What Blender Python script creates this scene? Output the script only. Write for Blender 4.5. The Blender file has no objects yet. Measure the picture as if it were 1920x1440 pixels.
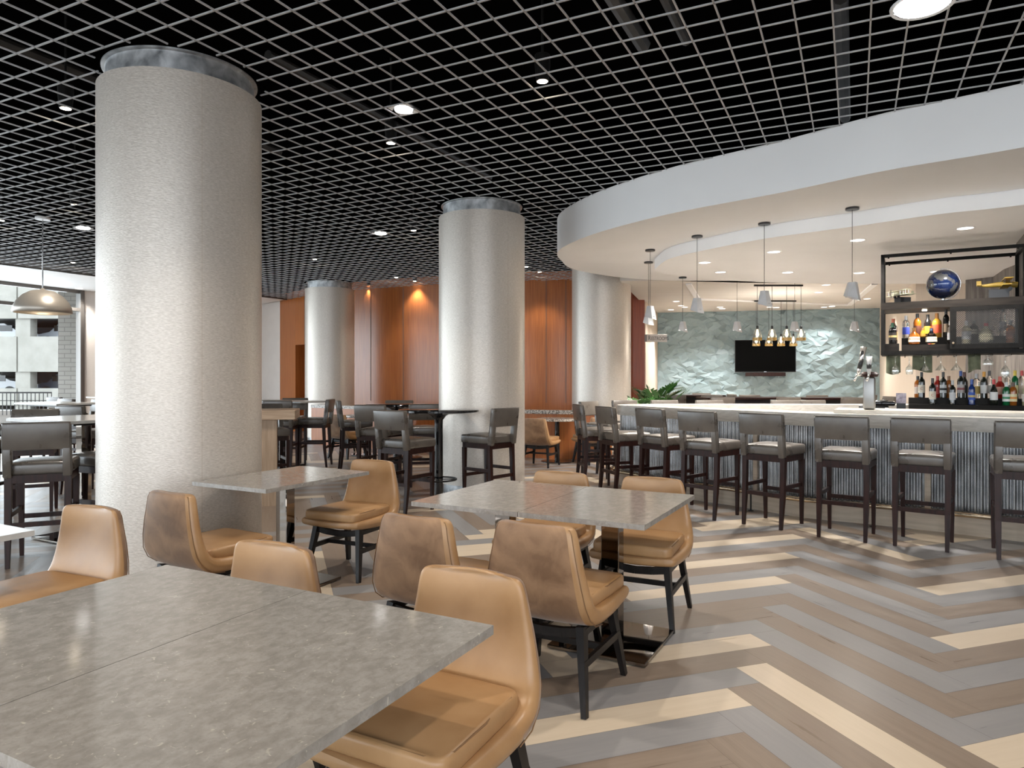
import bpy, bmesh, math, random
from mathutils import Vector, Matrix
random.seed(7)
R = math.radians; PI = math.pi
scene = bpy.context.scene
C = scene.collection
# ---------------------------------------------------------------- camera, light, exposure
FPX, HZ, CAMH = 1300.0, 712.0, 1.41          # focal length and horizon (1920x1440 frame), eye height in metres
cam_data = bpy.data.cameras.new('camera'); cam = bpy.data.objects.new('camera', cam_data); C.objects.link(cam)
cam.location = (0, 0, CAMH); cam.rotation_euler = (PI/2, 0, 0)
cam_data.sensor_width = 36; cam_data.lens = 36*FPX/1920; cam_data.shift_y = (HZ-720)/1920*1.0
cam_data.clip_start = .05; cam_data.clip_end = 300
scene.camera = cam
scene.view_settings.view_transform = 'Standard'; scene.view_settings.look = 'None'
scene.view_settings.exposure = 1.05; scene.view_settings.gamma = 1; scene.view_settings.use_curve_mapping = False
cy = scene.cycles
cy.use_denoising = True
try: cy.denoiser = 'OPENIMAGEDENOISE'
except Exception: pass
cy.max_bounces = 7; cy.diffuse_bounces = 4; cy.glossy_bounces = 4; cy.transmission_bounces = 6; cy.transparent_max_bounces = 12
cy.caustics_reflective = False; cy.caustics_refractive = False; cy.sample_clamp_indirect = 6; cy.sample_clamp_direct = 30
cy.blur_glossy = 1.0
world = bpy.data.worlds.new('world'); scene.world = world; world.use_nodes = True
bg = world.node_tree.nodes['Background']; bg.inputs[0].default_value = (.86, .93, 1.0, 1); bg.inputs[1].default_value = 2.3

def light(name, kind, loc, power, color=(1, .86, .68), rot=(0, 0, 0), **kw):
    d = bpy.data.lights.new(name, kind); d.energy = power; d.color = color
    for k, v in kw.items(): setattr(d, k, v)
    o = bpy.data.objects.new(name, d); C.objects.link(o); o.location = loc; o.rotation_euler = rot
    return o
WARM = (1, .91, .80)

# ---------------------------------------------------------------- helpers
def at(px, py, z=0.0):
    "the point of the horizontal plane z that the photograph shows at px, py"
    Y = FPX*(CAMH-z)/(py-HZ); return Vector(((px-960)/FPX*Y, Y))
def dxy(a): return Vector((math.cos(R(a)), math.sin(R(a))))
UD = 62.5                                    # direction of the furniture grid, degrees from +X

class MB:
    "collects shapes and links them as one mesh object"
    def __init__(s): s.v = []; s.f = []; s.m = []; s.uv = None
    def add(s, vs, fs, m=0):
        n = len(s.v); s.v += [tuple(p) for p in vs]; s.f += [tuple(i+n for i in f) for f in fs]; s.m += [m]*len(fs); return s
    def from_bm(s, bm, m=0, mat=None):
        if mat is not None: bmesh.ops.transform(bm, matrix=mat, verts=bm.verts)
        bm.verts.index_update(); vs = [v.co.copy() for v in bm.verts]; fs = [[v.index for v in f.verts] for f in bm.faces]
        bm.free(); return s.add(vs, fs, m)
    def box(s, x0, x1, y0, y1, z0, z1, m=0, bev=0, seg=2, mat=None):
        if bev:
            bm = bmesh.new(); bmesh.ops.create_cube(bm, size=1)
            bmesh.ops.transform(bm, matrix=Matrix.Translation(((x0+x1)/2, (y0+y1)/2, (z0+z1)/2)) @ Matrix.Diagonal((x1-x0, y1-y0, z1-z0, 1)), verts=bm.verts)
            bmesh.ops.bevel(bm, geom=bm.edges[:], offset=bev, segments=seg, affect='EDGES', profile=.5)
            return s.from_bm(bm, m, mat)
        vs = [Vector(p) for p in ((x0,y0,z0),(x1,y0,z0),(x1,y1,z0),(x0,y1,z0),(x0,y0,z1),(x1,y0,z1),(x1,y1,z1),(x0,y1,z1))]
        if mat is not None: vs = [mat @ p for p in vs]
        return s.add(vs, [(0,3,2,1),(4,5,6,7),(0,1,5,4),(1,2,6,5),(2,3,7,6),(3,0,4,7)], m)
    def bar(s, a, b, w, h, w2=None, h2=None, m=0, up=(0,0,1)):
        "rectangular bar from a to b, w across, h along up, tapering to w2, h2"
        a = Vector(a); b = Vector(b); d = (b-a).normalized(); u = Vector(up)
        if abs(d.dot(u)) > .95: u = Vector((0,1,0))
        x = d.cross(u).normalized(); u = x.cross(d).normalized(); w2 = w if w2 is None else w2; h2 = h if h2 is None else h2
        vs = [a-x*w/2-u*h/2, a+x*w/2-u*h/2, a+x*w/2+u*h/2, a-x*w/2+u*h/2, b-x*w2/2-u*h2/2, b+x*w2/2-u*h2/2, b+x*w2/2+u*h2/2, b-x*w2/2+u*h2/2]
        return s.add(vs, [(0,3,2,1),(4,5,6,7),(0,1,5,4),(1,2,6,5),(2,3,7,6),(3,0,4,7)], m)
    def tube(s, pts, r, n=10, m=0, caps=True, r_list=None):
        pts = [Vector(p) for p in pts]; k = len(pts); rings = []
        for i, p in enumerate(pts):
            d = (pts[min(i+1, k-1)]-pts[max(i-1, 0)]).normalized()
            u = Vector((0,0,1)) if abs(d.z) < .95 else Vector((0,1,0))
            x = d.cross(u).normalized(); y = x.cross(d).normalized(); rr = r_list[i] if r_list else r
            rings.append([p+x*math.cos(2*PI*j/n)*rr+y*math.sin(2*PI*j/n)*rr for j in range(n)])
        vs = [q for r_ in rings for q in r_]; fs = []
        for i in range(k-1):
            for j in range(n): a = i*n+j; b = i*n+(j+1) % n; fs.append((a, b, b+n, a+n))
        if caps: fs.append(tuple(range(n-1, -1, -1))); fs.append(tuple((k-1)*n+j for j in range(n)))
        return s.add(vs, fs, m)
    def lathe(s, prof, n=32, cx=0, cy=0, m=0, cap=True, sx=1, sy=1, mlist=None):
        "prof: (radius, z) from the bottom up"
        vs = []; fs = []
        for r_, z in prof:
            for j in range(n): vs.append((cx+math.cos(2*PI*j/n)*r_*sx, cy+math.sin(2*PI*j/n)*r_*sy, z))
        base = len(s.v)
        s.add(vs, [], m)
        for i in range(len(prof)-1):
            mm = mlist[i] if mlist else m
            for j in range(n):
                a = base+i*n+j; b = base+i*n+(j+1) % n; s.f.append((a, b, b+n, a+n)); s.m.append(mm)
        if cap:
            s.f.append(tuple(base+j for j in range(n-1, -1, -1))); s.m.append(m)
            s.f.append(tuple(base+(len(prof)-1)*n+j for j in range(n))); s.m.append(m)
        return s
    def prism(s, poly, z0, z1, m=0):
        n = len(poly); vs = [(p[0], p[1], z0) for p in poly]+[(p[0], p[1], z1) for p in poly]
        area = sum(poly[i][0]*poly[(i+1) % n][1]-poly[(i+1) % n][0]*poly[i][1] for i in range(n))
        fs = [tuple(range(n-1, -1, -1)), tuple(range(n, 2*n))]+[(i, (i+1) % n, (i+1) % n+n, i+n) for i in range(n)]
        if area < 0: fs = [tuple(reversed(f)) for f in fs]
        return s.add(vs, fs, m)
    def wallstrip(s, pts, z0, z1, th=.1, m=0):
        "a vertical wall with thickness along a plan polyline; thickness goes to the left of its direction"
        pts = [Vector(p[:2]) for p in pts]; out = []
        for i, p in enumerate(pts):
            d = (pts[min(i+1, len(pts)-1)]-pts[max(i-1, 0)]).normalized(); out.append(p+Vector((-d.y, d.x))*th)
        n = len(pts); vs = [(p.x, p.y, z0) for p in pts]+[(p.x, p.y, z1) for p in pts]+[(p.x, p.y, z0) for p in out]+[(p.x, p.y, z1) for p in out]
        fs = []
        for i in range(n-1):
            fs += [(i, i+1, n+i+1, n+i), (2*n+i+1, 2*n+i, 3*n+i, 3*n+i+1), (n+i, n+i+1, 3*n+i+1, 3*n+i), (i+1, i, 2*n+i, 2*n+i+1)]
        fs += [(0, n, 3*n, 2*n), (n-1, 3*n-1, 4*n-1, 2*n-1)]
        return s.add(vs, fs, m)
    def build(s, name, mats, parent=None, smooth=False, uv=None):
        me = bpy.data.meshes.new(name); me.from_pydata(s.v, [], s.f)
        if not isinstance(mats, (list, tuple)): mats = [mats]
        for m in mats: me.materials.append(m)
        me.polygons.foreach_set('material_index', s.m)
        if smooth is True: me.polygons.foreach_set('use_smooth', [True]*len(me.polygons))
        if uv:
            l = me.uv_layers.new(name='UVMap'); l.data.foreach_set('uv', uv)
        me.update()
        if smooth and smooth is not True: me.polygons.foreach_set('use_smooth', [True]*len(me.polygons)); me.set_sharp_from_angle(angle=R(smooth))
        o = bpy.data.objects.new(name, me); C.objects.link(o)
        if parent is not None: o.parent = parent
        return o

def thing(name, label, cat, loc=(0,0,0), rz=0, group=None):
    o = bpy.data.objects.new(name, None); C.objects.link(o); o.empty_display_size = .1
    o.location = loc; o.rotation_euler = (0, 0, R(rz)); o['label'] = label; o['category'] = cat
    if group: o['group'] = group
    return o
def tag(o, label, cat, group=None):
    o['label'] = label; o['category'] = cat
    if group: o['group'] = group
    return o
def struct(o, label=None):
    o['kind'] = 'structure'
    if label: o['label'] = label
    return o
def dup(root, loc, rz, label, group=None, scale=None):
    def cp(o, par):
        c = o.copy(); C.objects.link(c)
        if par is not None: c.parent = par
        for ch in [x for x in bpy.data.objects if x.parent == o]: cp(ch, c)
        return c
    r = cp(root, None); r.location = loc; r.rotation_euler = (0, 0, R(rz)); r['label'] = label
    if group: r['group'] = group
    if scale: r.scale = scale
    return r

# ---------------------------------------------------------------- materials
def mat(name, col, rough=.5, metal=0, spec=.5, coat=0, trans=0, emit=None, es=0, alpha=None, sheen=0, coat_rough=.05, ior=None):
    m = bpy.data.materials.new(name); m.use_nodes = True; b = m.node_tree.nodes['Principled BSDF']
    b.inputs['Base Color'].default_value = (*col, 1); b.inputs['Roughness'].default_value = rough; b.inputs['Metallic'].default_value = metal
    b.inputs['Specular IOR Level'].default_value = spec; b.inputs['Coat Weight'].default_value = coat; b.inputs['Coat Roughness'].default_value = coat_rough
    b.inputs['Transmission Weight'].default_value = trans; b.inputs['Sheen Weight'].default_value = sheen
    if ior: b.inputs['IOR'].default_value = ior
    if emit: b.inputs['Emission Color'].default_value = (*emit, 1); b.inputs['Emission Strength'].default_value = es
    return m
def nodes(m): return m.node_tree.nodes, m.node_tree.links, m.node_tree.nodes['Principled BSDF']
def noise_mat(name, c1, c2, scale=5, detail=4, stretch=(1,1,1), rough=.5, lo=.35, hi=.65, bump=0, bscale=None, bstretch=None, rough2=None, coords='Object', rot=(0,0,0), distort=0, bdist=.002, **kw):
    m = mat(name, c1, rough, **kw); N, L, b = nodes(m)
    tc = N.new('ShaderNodeTexCoord'); mp = N.new('ShaderNodeMapping'); mp.inputs['Scale'].default_value = stretch; mp.inputs['Rotation'].default_value = rot
    L.new(tc.outputs[coords], mp.inputs[0]); n = N.new('ShaderNodeTexNoise'); n.inputs['Scale'].default_value = scale; n.inputs['Detail'].default_value = detail
    n.inputs['Distortion'].default_value = distort
    L.new(mp.outputs[0], n.inputs['Vector']); r = N.new('ShaderNodeValToRGB'); r.color_ramp.elements[0].position = lo; r.color_ramp.elements[1].position = hi
    r.color_ramp.elements[0].color = (*c1, 1); r.color_ramp.elements[1].color = (*c2, 1)
    L.new(n.outputs[0], r.inputs[0]); L.new(r.outputs[0], b.inputs['Base Color'])
    if rough2 is not None:
        q = N.new('ShaderNodeMapRange'); q.inputs[1].default_value = .3; q.inputs[2].default_value = .7; q.inputs[3].default_value = rough; q.inputs[4].default_value = rough2
        L.new(n.outputs[0], q.inputs[0]); L.new(q.outputs[0], b.inputs['Roughness'])
    if bump:
        src = n
        if bscale:
            src = N.new('ShaderNodeTexNoise'); src.inputs['Scale'].default_value = bscale; src.inputs['Detail'].default_value = 3
            if bstretch:
                mp2 = N.new('ShaderNodeMapping'); mp2.inputs['Scale'].default_value = bstretch; L.new(tc.outputs[coords], mp2.inputs[0]); L.new(mp2.outputs[0], src.inputs['Vector'])
            else: L.new(tc.outputs[coords], src.inputs['Vector'])
        bp = N.new('ShaderNodeBump'); bp.inputs['Strength'].default_value = bump; bp.inputs['Distance'].default_value = bdist; L.new(src.outputs[0], bp.inputs['Height']); L.new(bp.outputs[0], b.inputs['Normal'])
    return m
def add_ramp_layer(m, scale, lo, hi, col, stretch=(1,1,1), kind='noise', detail=5, coords='Object', amount=1.0, distort=0):
    "mix a second colour over the base where a texture passes lo..hi"
    N, L, b = nodes(m); src = b.inputs['Base Color'].links[0].from_socket
    tc = N.new('ShaderNodeTexCoord'); mp = N.new('ShaderNodeMapping'); mp.inputs['Scale'].default_value = stretch; L.new(tc.outputs[coords], mp.inputs[0])
    n = N.new('ShaderNodeTexNoise'); n.inputs['Scale'].default_value = scale; n.inputs['Detail'].default_value = detail; n.inputs['Distortion'].default_value = distort
    L.new(mp.outputs[0], n.inputs['Vector']); f = n.outputs[0]
    if kind == 'vein':
        a = N.new('ShaderNodeMath'); a.operation = 'SUBTRACT'; a.inputs[1].default_value = .5; L.new(f, a.inputs[0])
        c = N.new('ShaderNodeMath'); c.operation = 'ABSOLUTE'; L.new(a.outputs[0], c.inputs[0]); f = c.outputs[0]
    r = N.new('ShaderNodeMapRange'); r.inputs[1].default_value = lo; r.inputs[2].default_value = hi; r.inputs[3].default_value = 0; r.inputs[4].default_value = amount
    L.new(f, r.inputs[0]); mx = N.new('ShaderNodeMix'); mx.data_type = 'RGBA'; L.new(r.outputs[0], mx.inputs[0]); L.new(src, mx.inputs[6]); mx.inputs[7].default_value = (*col, 1)
    L.new(mx.outputs[2], b.inputs['Base Color']); return m

M = {}
M['tan'] = noise_mat('tan_leather', (.37,.20,.084), (.475,.28,.135), 4.5, 5, rough=.30, rough2=.42, bump=.25, bscale=240, bdist=.0006)
M['tan_suede'] = noise_mat('tan_back_fabric', (.20,.105,.05), (.37,.215,.115), 8, 6, rough=.62, rough2=.75, bump=.25, bscale=300, bdist=.0006, sheen=.25, distort=.6)
M['seam'] = mat('seam_thread', (.24,.13,.06), .7)
M['stool'] = noise_mat('taupe_leather', (.088,.074,.062), (.125,.107,.09), 6, 4, rough=.24, rough2=.36, spec=.6, bump=.2, bscale=200, bdist=.0006)
M['espresso'] = noise_mat('espresso_wood', (.011,.0035,.003), (.030,.009,.006), 3, 4, stretch=(12,12,1), rough=.38, spec=.25)
M['blackwood'] = noise_mat('black_stained_wood', (.007,.006,.006), (.014,.011,.010), 3, 4, stretch=(12,12,1), rough=.4, spec=.3)
M['stone'] = noise_mat('grey_quartz', (.30,.278,.252), (.39,.365,.335), 26, 10, stretch=(1.5,1,1), rough=.10, lo=.36, hi=.64, distort=.4, spec=.7)
add_ramp_layer(M['stone'], 130, .50, .70, (.25,.235,.215), detail=4, amount=.4)
add_ramp_layer(M['stone'], 4.2, .012, .0, (.66,.58,.47), kind='vein', detail=8, amount=.0)
add_ramp_layer(M['stone'], 26, .64, .72, (.66,.60,.51), detail=8, amount=.6, distort=3.5)
M['stone_edge'] = noise_mat('quartz_edge', (.34,.33,.32), (.5,.48,.46), 60, 5, rough=.3)
M['granite'] = noise_mat('speckled_granite', (.16,.14,.12), (.62,.56,.5), 45, 3, rough=.2, lo=.42, hi=.55)
M['white_top'] = noise_mat('pale_table_top', (.55,.53,.50), (.62,.60,.57), 20, 4, rough=.12)
M['chrome'] = mat('polished_dark_chrome', (.27,.235,.205), .03, 1)
M['chrome2'] = mat('bright_chrome', (.8,.8,.8), .1, 1)
M['steel'] = mat('brushed_steel', (.27,.265,.255), .35, 1)
M['black'] = mat('black_paint', (.012,.012,.013), .35)
M['tvscreen'] = mat('matt_tv_screen', (.001,.001,.001), .5, spec=.04)
M['blackgloss'] = mat('black_gloss', (.008,.008,.009), .08, coat=.5)
M['frame'] = noise_mat('blackened_steel', (.005,.0045,.004), (.009,.008,.007), 30, 3, rough=.5, spec=.12)
M['column'] = noise_mat('champagne_woven_vinyl', (.535,.480,.420), (.72,.66,.595), 1.0, 3, stretch=(45,45,210), rough=.38, metal=.32, lo=.3, hi=.7, bump=.7, bdist=.0016)
M['galv'] = noise_mat('galvanised_metal', (.26,.27,.28), (.66,.67,.68), 11, 7, rough=.32, rough2=.5, metal=.75, distort=.3, lo=.3, hi=.7)
M['cherry'] = noise_mat('cherry_veneer', (.36,.105,.024), (.50,.165,.04), 3.2, 6, stretch=(16,16,.5), rough=.3, lo=.3, hi=.7, coat=.25, coat_rough=.2)
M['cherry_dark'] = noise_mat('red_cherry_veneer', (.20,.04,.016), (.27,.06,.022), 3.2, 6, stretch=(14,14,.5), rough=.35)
M['cream'] = noise_mat('cream_wall_covering', (.66,.55,.44), (.72,.61,.50), 5, 3, stretch=(20,20,.6), rough=.6)
M['pink'] = noise_mat('warm_white_paint', (.74,.69,.65), (.77,.72,.68), 3, 2, rough=.55)
M['plaster'] = noise_mat('white_plaster', (.88,.88,.88), (.90,.90,.90), 2, 2, rough=.75)
M['back_ceiling'] = noise_mat('warm_ceiling_paint', (.70,.66,.61), (.74,.70,.65), 1.2, 2, stretch=(.6,3,1), rough=.7)
M['teal'] = noise_mat('grey_teal_panel', (.26,.355,.385), (.29,.385,.415), 1.5, 3, rough=.42)
M['grid'] = mat('ceiling_grid_metal', (.50,.50,.51), .45, .1)
M['plenum'] = mat('black_plenum', (.002,.002,.002), 1, spec=0)
M['duct'] = noise_mat('dark_ductwork', (.015,.012,.01), (.04,.035,.03), 3, 2, rough=.5, metal=.4)
M['marble'] = noise_mat('cream_bar_marble', (.46,.425,.375), (.58,.545,.49), 6, 8, stretch=(1,1,4), rough=.22, distort=1.5)
M['corr'] = noise_mat('corrugated_galvanised', (.25,.255,.26), (.42,.43,.44), 12, 5, stretch=(1,1,.4), rough=.24, metal=.95)
M['kick'] = noise_mat('pale_oak_kickboard', (.42,.34,.26), (.52,.43,.33), 3, 6, stretch=(1,1,10), rough=.4)
M['brass'] = mat('brushed_brass', (.62,.50,.36), .22, 1)
M['oak'] = noise_mat('light_oak_laminate', (.36,.255,.17), (.50,.37,.26), 4, 6, stretch=(9,9,.6), rough=.4)
M['oak_h'] = noise_mat('light_oak_edge', (.36,.255,.17), (.50,.37,.26), 4, 6, stretch=(.8,.8,14), rough=.4)
M['greywood'] = noise_mat('grey_weathered_wood', (.085,.07,.06), (.19,.165,.145), 3.5, 7, stretch=(8,8,.6), rough=.6)
M['shelfwood'] = noise_mat('dark_wood_shelf', (.009,.007,.0055), (.018,.014,.011), 4, 5, stretch=(1,1,8), rough=.5, spec=.15)
M['concrete'] = noise_mat('precast_concrete', (.29,.28,.25), (.34,.325,.295), 1.5, 5, rough=.9)
M['garage_dark'] = mat('garage_interior', (.10,.11,.12), .9)
M['paving'] = noise_mat('pavement', (.42,.42,.41), (.50,.50,.48), 2, 4, rough=.9)
M['alu'] = mat('window_aluminium', (.16,.15,.14), .4, .6)
M['white'] = mat('white_plastic', (.8,.8,.8), .4)
M['pend'] = noise_mat('white_cast_shade', (.50,.50,.50), (.56,.56,.56), 8, 2, rough=.6)
M['dome'] = mat('champagne_dome', (.42,.38,.33), .35, .5)
M['glow_warm'] = mat('lamp_glow_warm', (1,1,1), .5, emit=(1,.84,.62), es=14)
M['glow_disc'] = mat('lamp_glow_white', (1,1,1), .5, emit=(1,.95,.9), es=1.5)
M['glow_cool'] = mat('lamp_glow_cool', (1,1,1), .5, emit=(1,.98,.96), es=4)
M['filament'] = mat('filament_glow', (1,1,1), .5, emit=(1,.78,.45), es=4)
M['leaf'] = noise_mat('monstera_leaf', (.015,.07,.012), (.05,.17,.03), 6, 3, rough=.35)
M['stem'] = mat('plant_stem', (.06,.10,.03), .6)
M['towel'] = noise_mat('olive_cloth', (.10,.11,.07), (.16,.17,.11), 12, 4, rough=.95)
def glass(name, col=(1,1,1), rough=.0, ior=1.45, tint=None):
    return mat(name, col, rough, trans=1, ior=ior)
M['glass'] = glass('clear_glass')
M['amber_glass'] = glass('honey_glass', (1,.86,.62))
def pane_mat(name, a=.12, col=(.8,.9,.95)):
    m = bpy.data.materials.new(name); m.use_nodes = True; N = m.node_tree.nodes; L = m.node_tree.links; N.clear()
    o = N.new('ShaderNodeOutputMaterial'); t = N.new('ShaderNodeBsdfTransparent'); t.inputs[0].default_value = (.93,.97,.97,1)
    g = N.new('ShaderNodeBsdfGlossy'); g.inputs[0].default_value = (1,1,1,1); g.inputs[1].default_value = .02; x = N.new('ShaderNodeMixShader'); x.inputs[0].default_value = a
    L.new(t.outputs[0], x.inputs[1]); L.new(g.outputs[0], x.inputs[2]); L.new(x.outputs[0], o.inputs[0]); return m
M['pane'] = pane_mat('window_pane', .06)
M['thin_glass'] = pane_mat('thin_stemware_glass', .28)
def brick_mat():
    m = mat('grey_brick', (.5,.48,.44), .9); N, L, b = nodes(m); tc = N.new('ShaderNodeTexCoord'); mp = N.new('ShaderNodeMapping'); mp.inputs['Rotation'].default_value = (R(90),0,0)
    L.new(tc.outputs['Object'], mp.inputs[0]); br = N.new('ShaderNodeTexBrick'); br.inputs['Color1'].default_value = (.46,.44,.40,1); br.inputs['Color2'].default_value = (.52,.49,.45,1)
    br.inputs['Mortar'].default_value = (.30,.29,.27,1); br.inputs['Scale'].default_value = 1; br.inputs['Mortar Size'].default_value = .012; br.inputs['Brick Width'].default_value = .40; br.inputs['Row Height'].default_value = .14
    L.new(mp.outputs[0], br.inputs[0]); L.new(br.outputs[0], b.inputs['Base Color']); return m
M['brick'] = brick_mat()
def perf_mat():
    "perforated black sheet: small round holes on a staggered lattice"
    m = bpy.data.materials.new('perforated_sheet'); m.use_nodes = True; N = m.node_tree.nodes; L = m.node_tree.links; b = N['Principled BSDF']
    b.inputs['Base Color'].default_value = (.03,.028,.026,1); b.inputs['Metallic'].default_value = .6; b.inputs['Roughness'].default_value = .4
    tc = N.new('ShaderNodeTexCoord'); v = N.new('ShaderNodeTexVoronoi'); v.voronoi_dimensions = '2D'; v.inputs['Scale'].default_value = 60; v.inputs['Randomness'].default_value = 0
    mp = N.new('ShaderNodeMapping'); mp.inputs['Rotation'].default_value = (0,0,R(45)); L.new(tc.outputs['UV'], mp.inputs[0]); L.new(mp.outputs[0], v.inputs['Vector'])
    c = N.new('ShaderNodeMath'); c.operation = 'LESS_THAN'; c.inputs[1].default_value = .36; L.new(v.outputs['Distance'], c.inputs[0])
    t = N.new('ShaderNodeBsdfTransparent'); x = N.new('ShaderNodeMixShader'); L.new(c.outputs[0], x.inputs[0]); L.new(b.outputs[0], x.inputs[1]); L.new(t.outputs[0], x.inputs[2])
    L.new(x.outputs[0], N['Material Output'].inputs[0]); return m
M['perf'] = perf_mat()

# ---------------------------------------------------------------- setting: floor
def plank_mat(name, c1, c2, c3, streak):
    m = noise_mat(name, c1, c2, 2.2, 8, stretch=(.9,15,1), rough=.27, rough2=.40, lo=.25, hi=.75, coords='UV', distort=.25, spec=.4)
    add_ramp_layer(m, 5, .56, .72, c3, stretch=(1.1,34,1), coords='UV', amount=streak, detail=7, distort=.5); return m
FM = [plank_mat('cream_plank', (.64,.53,.40), (.70,.59,.46), (.54,.44,.33), .2), plank_mat('grey_plank', (.265,.26,.262), (.315,.305,.305), (.215,.21,.212), .28),
      plank_mat('brown_plank', (.235,.18,.14), (.30,.235,.185), (.155,.115,.088), .35), mat('plank_joint', (.10,.08,.065), .6)]
PW, PN, PA = .1787, 7, 18.5
px_, py_ = dxy(PA), dxy(PA+90)
porg = Vector((.985, 3.171))-px_*PW*7-py_*PW
hcol = {0:0,1:1,2:2,3:0,4:1,5:2,6:2,7:1,8:0,9:1,10:2,11:0,12:2,13:1,14:0,15:2,16:1,17:0,-1:1,-2:2,-3:0,-4:1}
hcol1 = {-4:0,-3:1,-2:2,-1:1,0:2,1:0,2:1,3:2,4:1,5:0,6:2,7:1,8:2,9:1,-5:2,-6:1}
vcol = {1:0,0:2,-1:1,-2:2,2:2,3:1,4:2,5:1,6:2,7:1,8:2,9:1,10:2,11:1,12:2,13:1,14:2,15:0,16:1,17:2}
fl = MB(); fuv = []
fl.add([(-40,-12,-.02),(30,-12,-.02),(30,32,-.02),(-40,32,-.02)], [(0,1,2,3)], 3); fuv += [0,0]*4
rnd = random.Random(5)
for t in range(-16, 17):
    for k in range(-190, 190):
        for kind in (0, 1):
            x0 = (2*PN*t+k) if kind == 0 else (2*PN*t+k+PN); y0 = k if kind == 0 else k+1-PN
            w, h = (PN, 1) if kind == 0 else (1, PN)
            c = porg+px_*PW*(x0+w/2)+py_*PW*(y0+h/2)
            r = rnd.random(); ou = rnd.random()*50; ov = rnd.random()*50
            if c.y < -2 or c.y > 20 or c.x < -15 or c.x > 12: continue
            if c.x < -13+0.0: continue
            g = .0006/PW
            a, b, d, e = x0+g, y0+g, x0+w-g, y0+h-g
            q = [porg+px_*PW*xx+py_*PW*yy for xx, yy in ((a,b),(d,b),(d,e),(a,e))]
            mi = 0 if r < .2 else (1 if (k+kind+t) % 2 else 2)
            if kind == 0 and t == 0: mi = hcol.get(k, mi)
            if kind == 0 and t == 1: mi = hcol1.get(k, mi)
            if kind == 1 and t == 0: mi = vcol.get(k, mi)
            fl.add([(p.x, p.y, 0) for p in q], [(0,1,2,3)], mi)
            L_, W_ = PN*PW, PW
            u = [(0,0),(L_,0),(L_,W_),(0,W_)] if kind == 0 else [(0,W_),(0,0),(L_,0),(L_,W_)]
            for uu, vv in u: fuv += [uu+ou, vv+ov]
struct(fl.build('floor', FM, uv=fuv), 'herringbone plank floor in cream, grey and brown')

# ---------------------------------------------------------------- setting: ceilings
CE = 3.62
gu, gv = dxy(90-26.34), dxy(180-26.34); GS = .2074; GU0, GV0 = 3.141, 3.026
soff_px = [(1920,276),(1660,320),(1460,362),(1260,400),(1125,435),(1062,460),(1045,475),(1052,488),(1080,506),(1182,522)]
SZ = 3.15
soff = [at(x, y, SZ) for x, y in soff_px]
def spline(pts, n=8):
    out = []; P_ = [pts[0]*2-pts[1]]+list(pts)+[pts[-1]*2-pts[-2]]
    for i in range(1, len(P_)-2):
        for j in range(n):
            t = j/n; a, b, c, d = P_[i-1], P_[i], P_[i+1], P_[i+2]
            out.append(.5*((2*b)+(c-a)*t+(2*a-5*b+4*c-d)*t*t+(3*b-a-3*c+d)*t**3))
    return out+[pts[-1]]
soff = [Vector((7.2, 1.9)), Vector((5.4, 3.75))]+soff+[Vector((3.6, 12.35)), Vector((6.0, 12.55)), Vector((9.5, 12.5))]
SOFF = spline(soff, 8)
spoly = [(p.x, p.y) for p in SOFF]+[(13, 12.5), (13, 1.9)]
m = MB().prism(spoly, SZ, CE+.012)
struct(m.build('ceiling_soffit', M['plaster'], smooth=25), 'curved white ceiling bulkhead over the bar')
# dropped inner disc
disc_px = [(1920,353),(1763,372),(1604,397),(1520,409.5),(1432,423),(1340,442),(1260,462)]
dsc = [Vector((7.0, 4.1)), Vector((5.9, 5.2))]+[at(x, y, SZ) for x, y in disc_px]+[Vector((2.05, 9.75)), Vector((2.12,10.2))]+[at(1267,514,3.0), at(1300,521,3.0), at(1367,526,3.0), Vector((5.0,11.45)), Vector((8.5,11.5))]
DISC = spline(dsc, 8)
m = MB().prism([(p.x, p.y) for p in DISC]+[(12, 11.5), (12, 4.1)], 3.0, SZ-.001)
struct(m.build('ceiling_disc', M['plaster'], smooth=25), 'lower rounded white ceiling panel over the bar')
# open-cell grid
def inside(p, poly):
    c = False; n = len(poly)
    for i in range(n):
        a = poly[i]; b = poly[(i+1) % n]
        if (a[1] > p[1]) != (b[1] > p[1]) and p[0] < (b[0]-a[0])*(p[1]-a[1])/(b[1]-a[1])+a[0]: c = not c
    return c
lb0, lb1 = at(0, 494, CE), at(185, 517, CE)        # edge of the grid on the window side
ldir = (lb1-lb0).normalized(); lnorm = Vector((-ldir.y, ldir.x))
wall_top_px = [(1207,525),(1070,525),(985,526.5),(900,529),(821.7,534),(745,538.5),(666.5,544.4),(618,549.5),(571.7,555.8),(525,566),(498.8,570.4)]
WALL = [at(x, y, CE) for x, y in wall_top_px]
def grid_ok(p):
    for cxp, Yc, rc in ((342, 5.1, .549), (903.5, 8.9, .55), (618.5, 15.9, .55)):
        if (p-Vector(((cxp-960)/FPX*Yc, Yc))).length < rc+.01: return False
    if (p-lb0).dot(lnorm) > 0: return False
    if inside(p, spoly): return False
    if p.y > 15.4 and p.x > -1: return p.y < 15.98
    for i in range(len(WALL)-1):
        b, a = WALL[i], WALL[i+1]
        if a.x <= p.x <= b.x: return p.y < a.y+(b.y-a.y)*(p.x-a.x)/(b.x-a.x)
    if p.x < WALL[-1].x: return p.y < WALL[-1].y+.3
    return p.y < 15.9
g = MB(); TW, TH = .0052, .009
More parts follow.
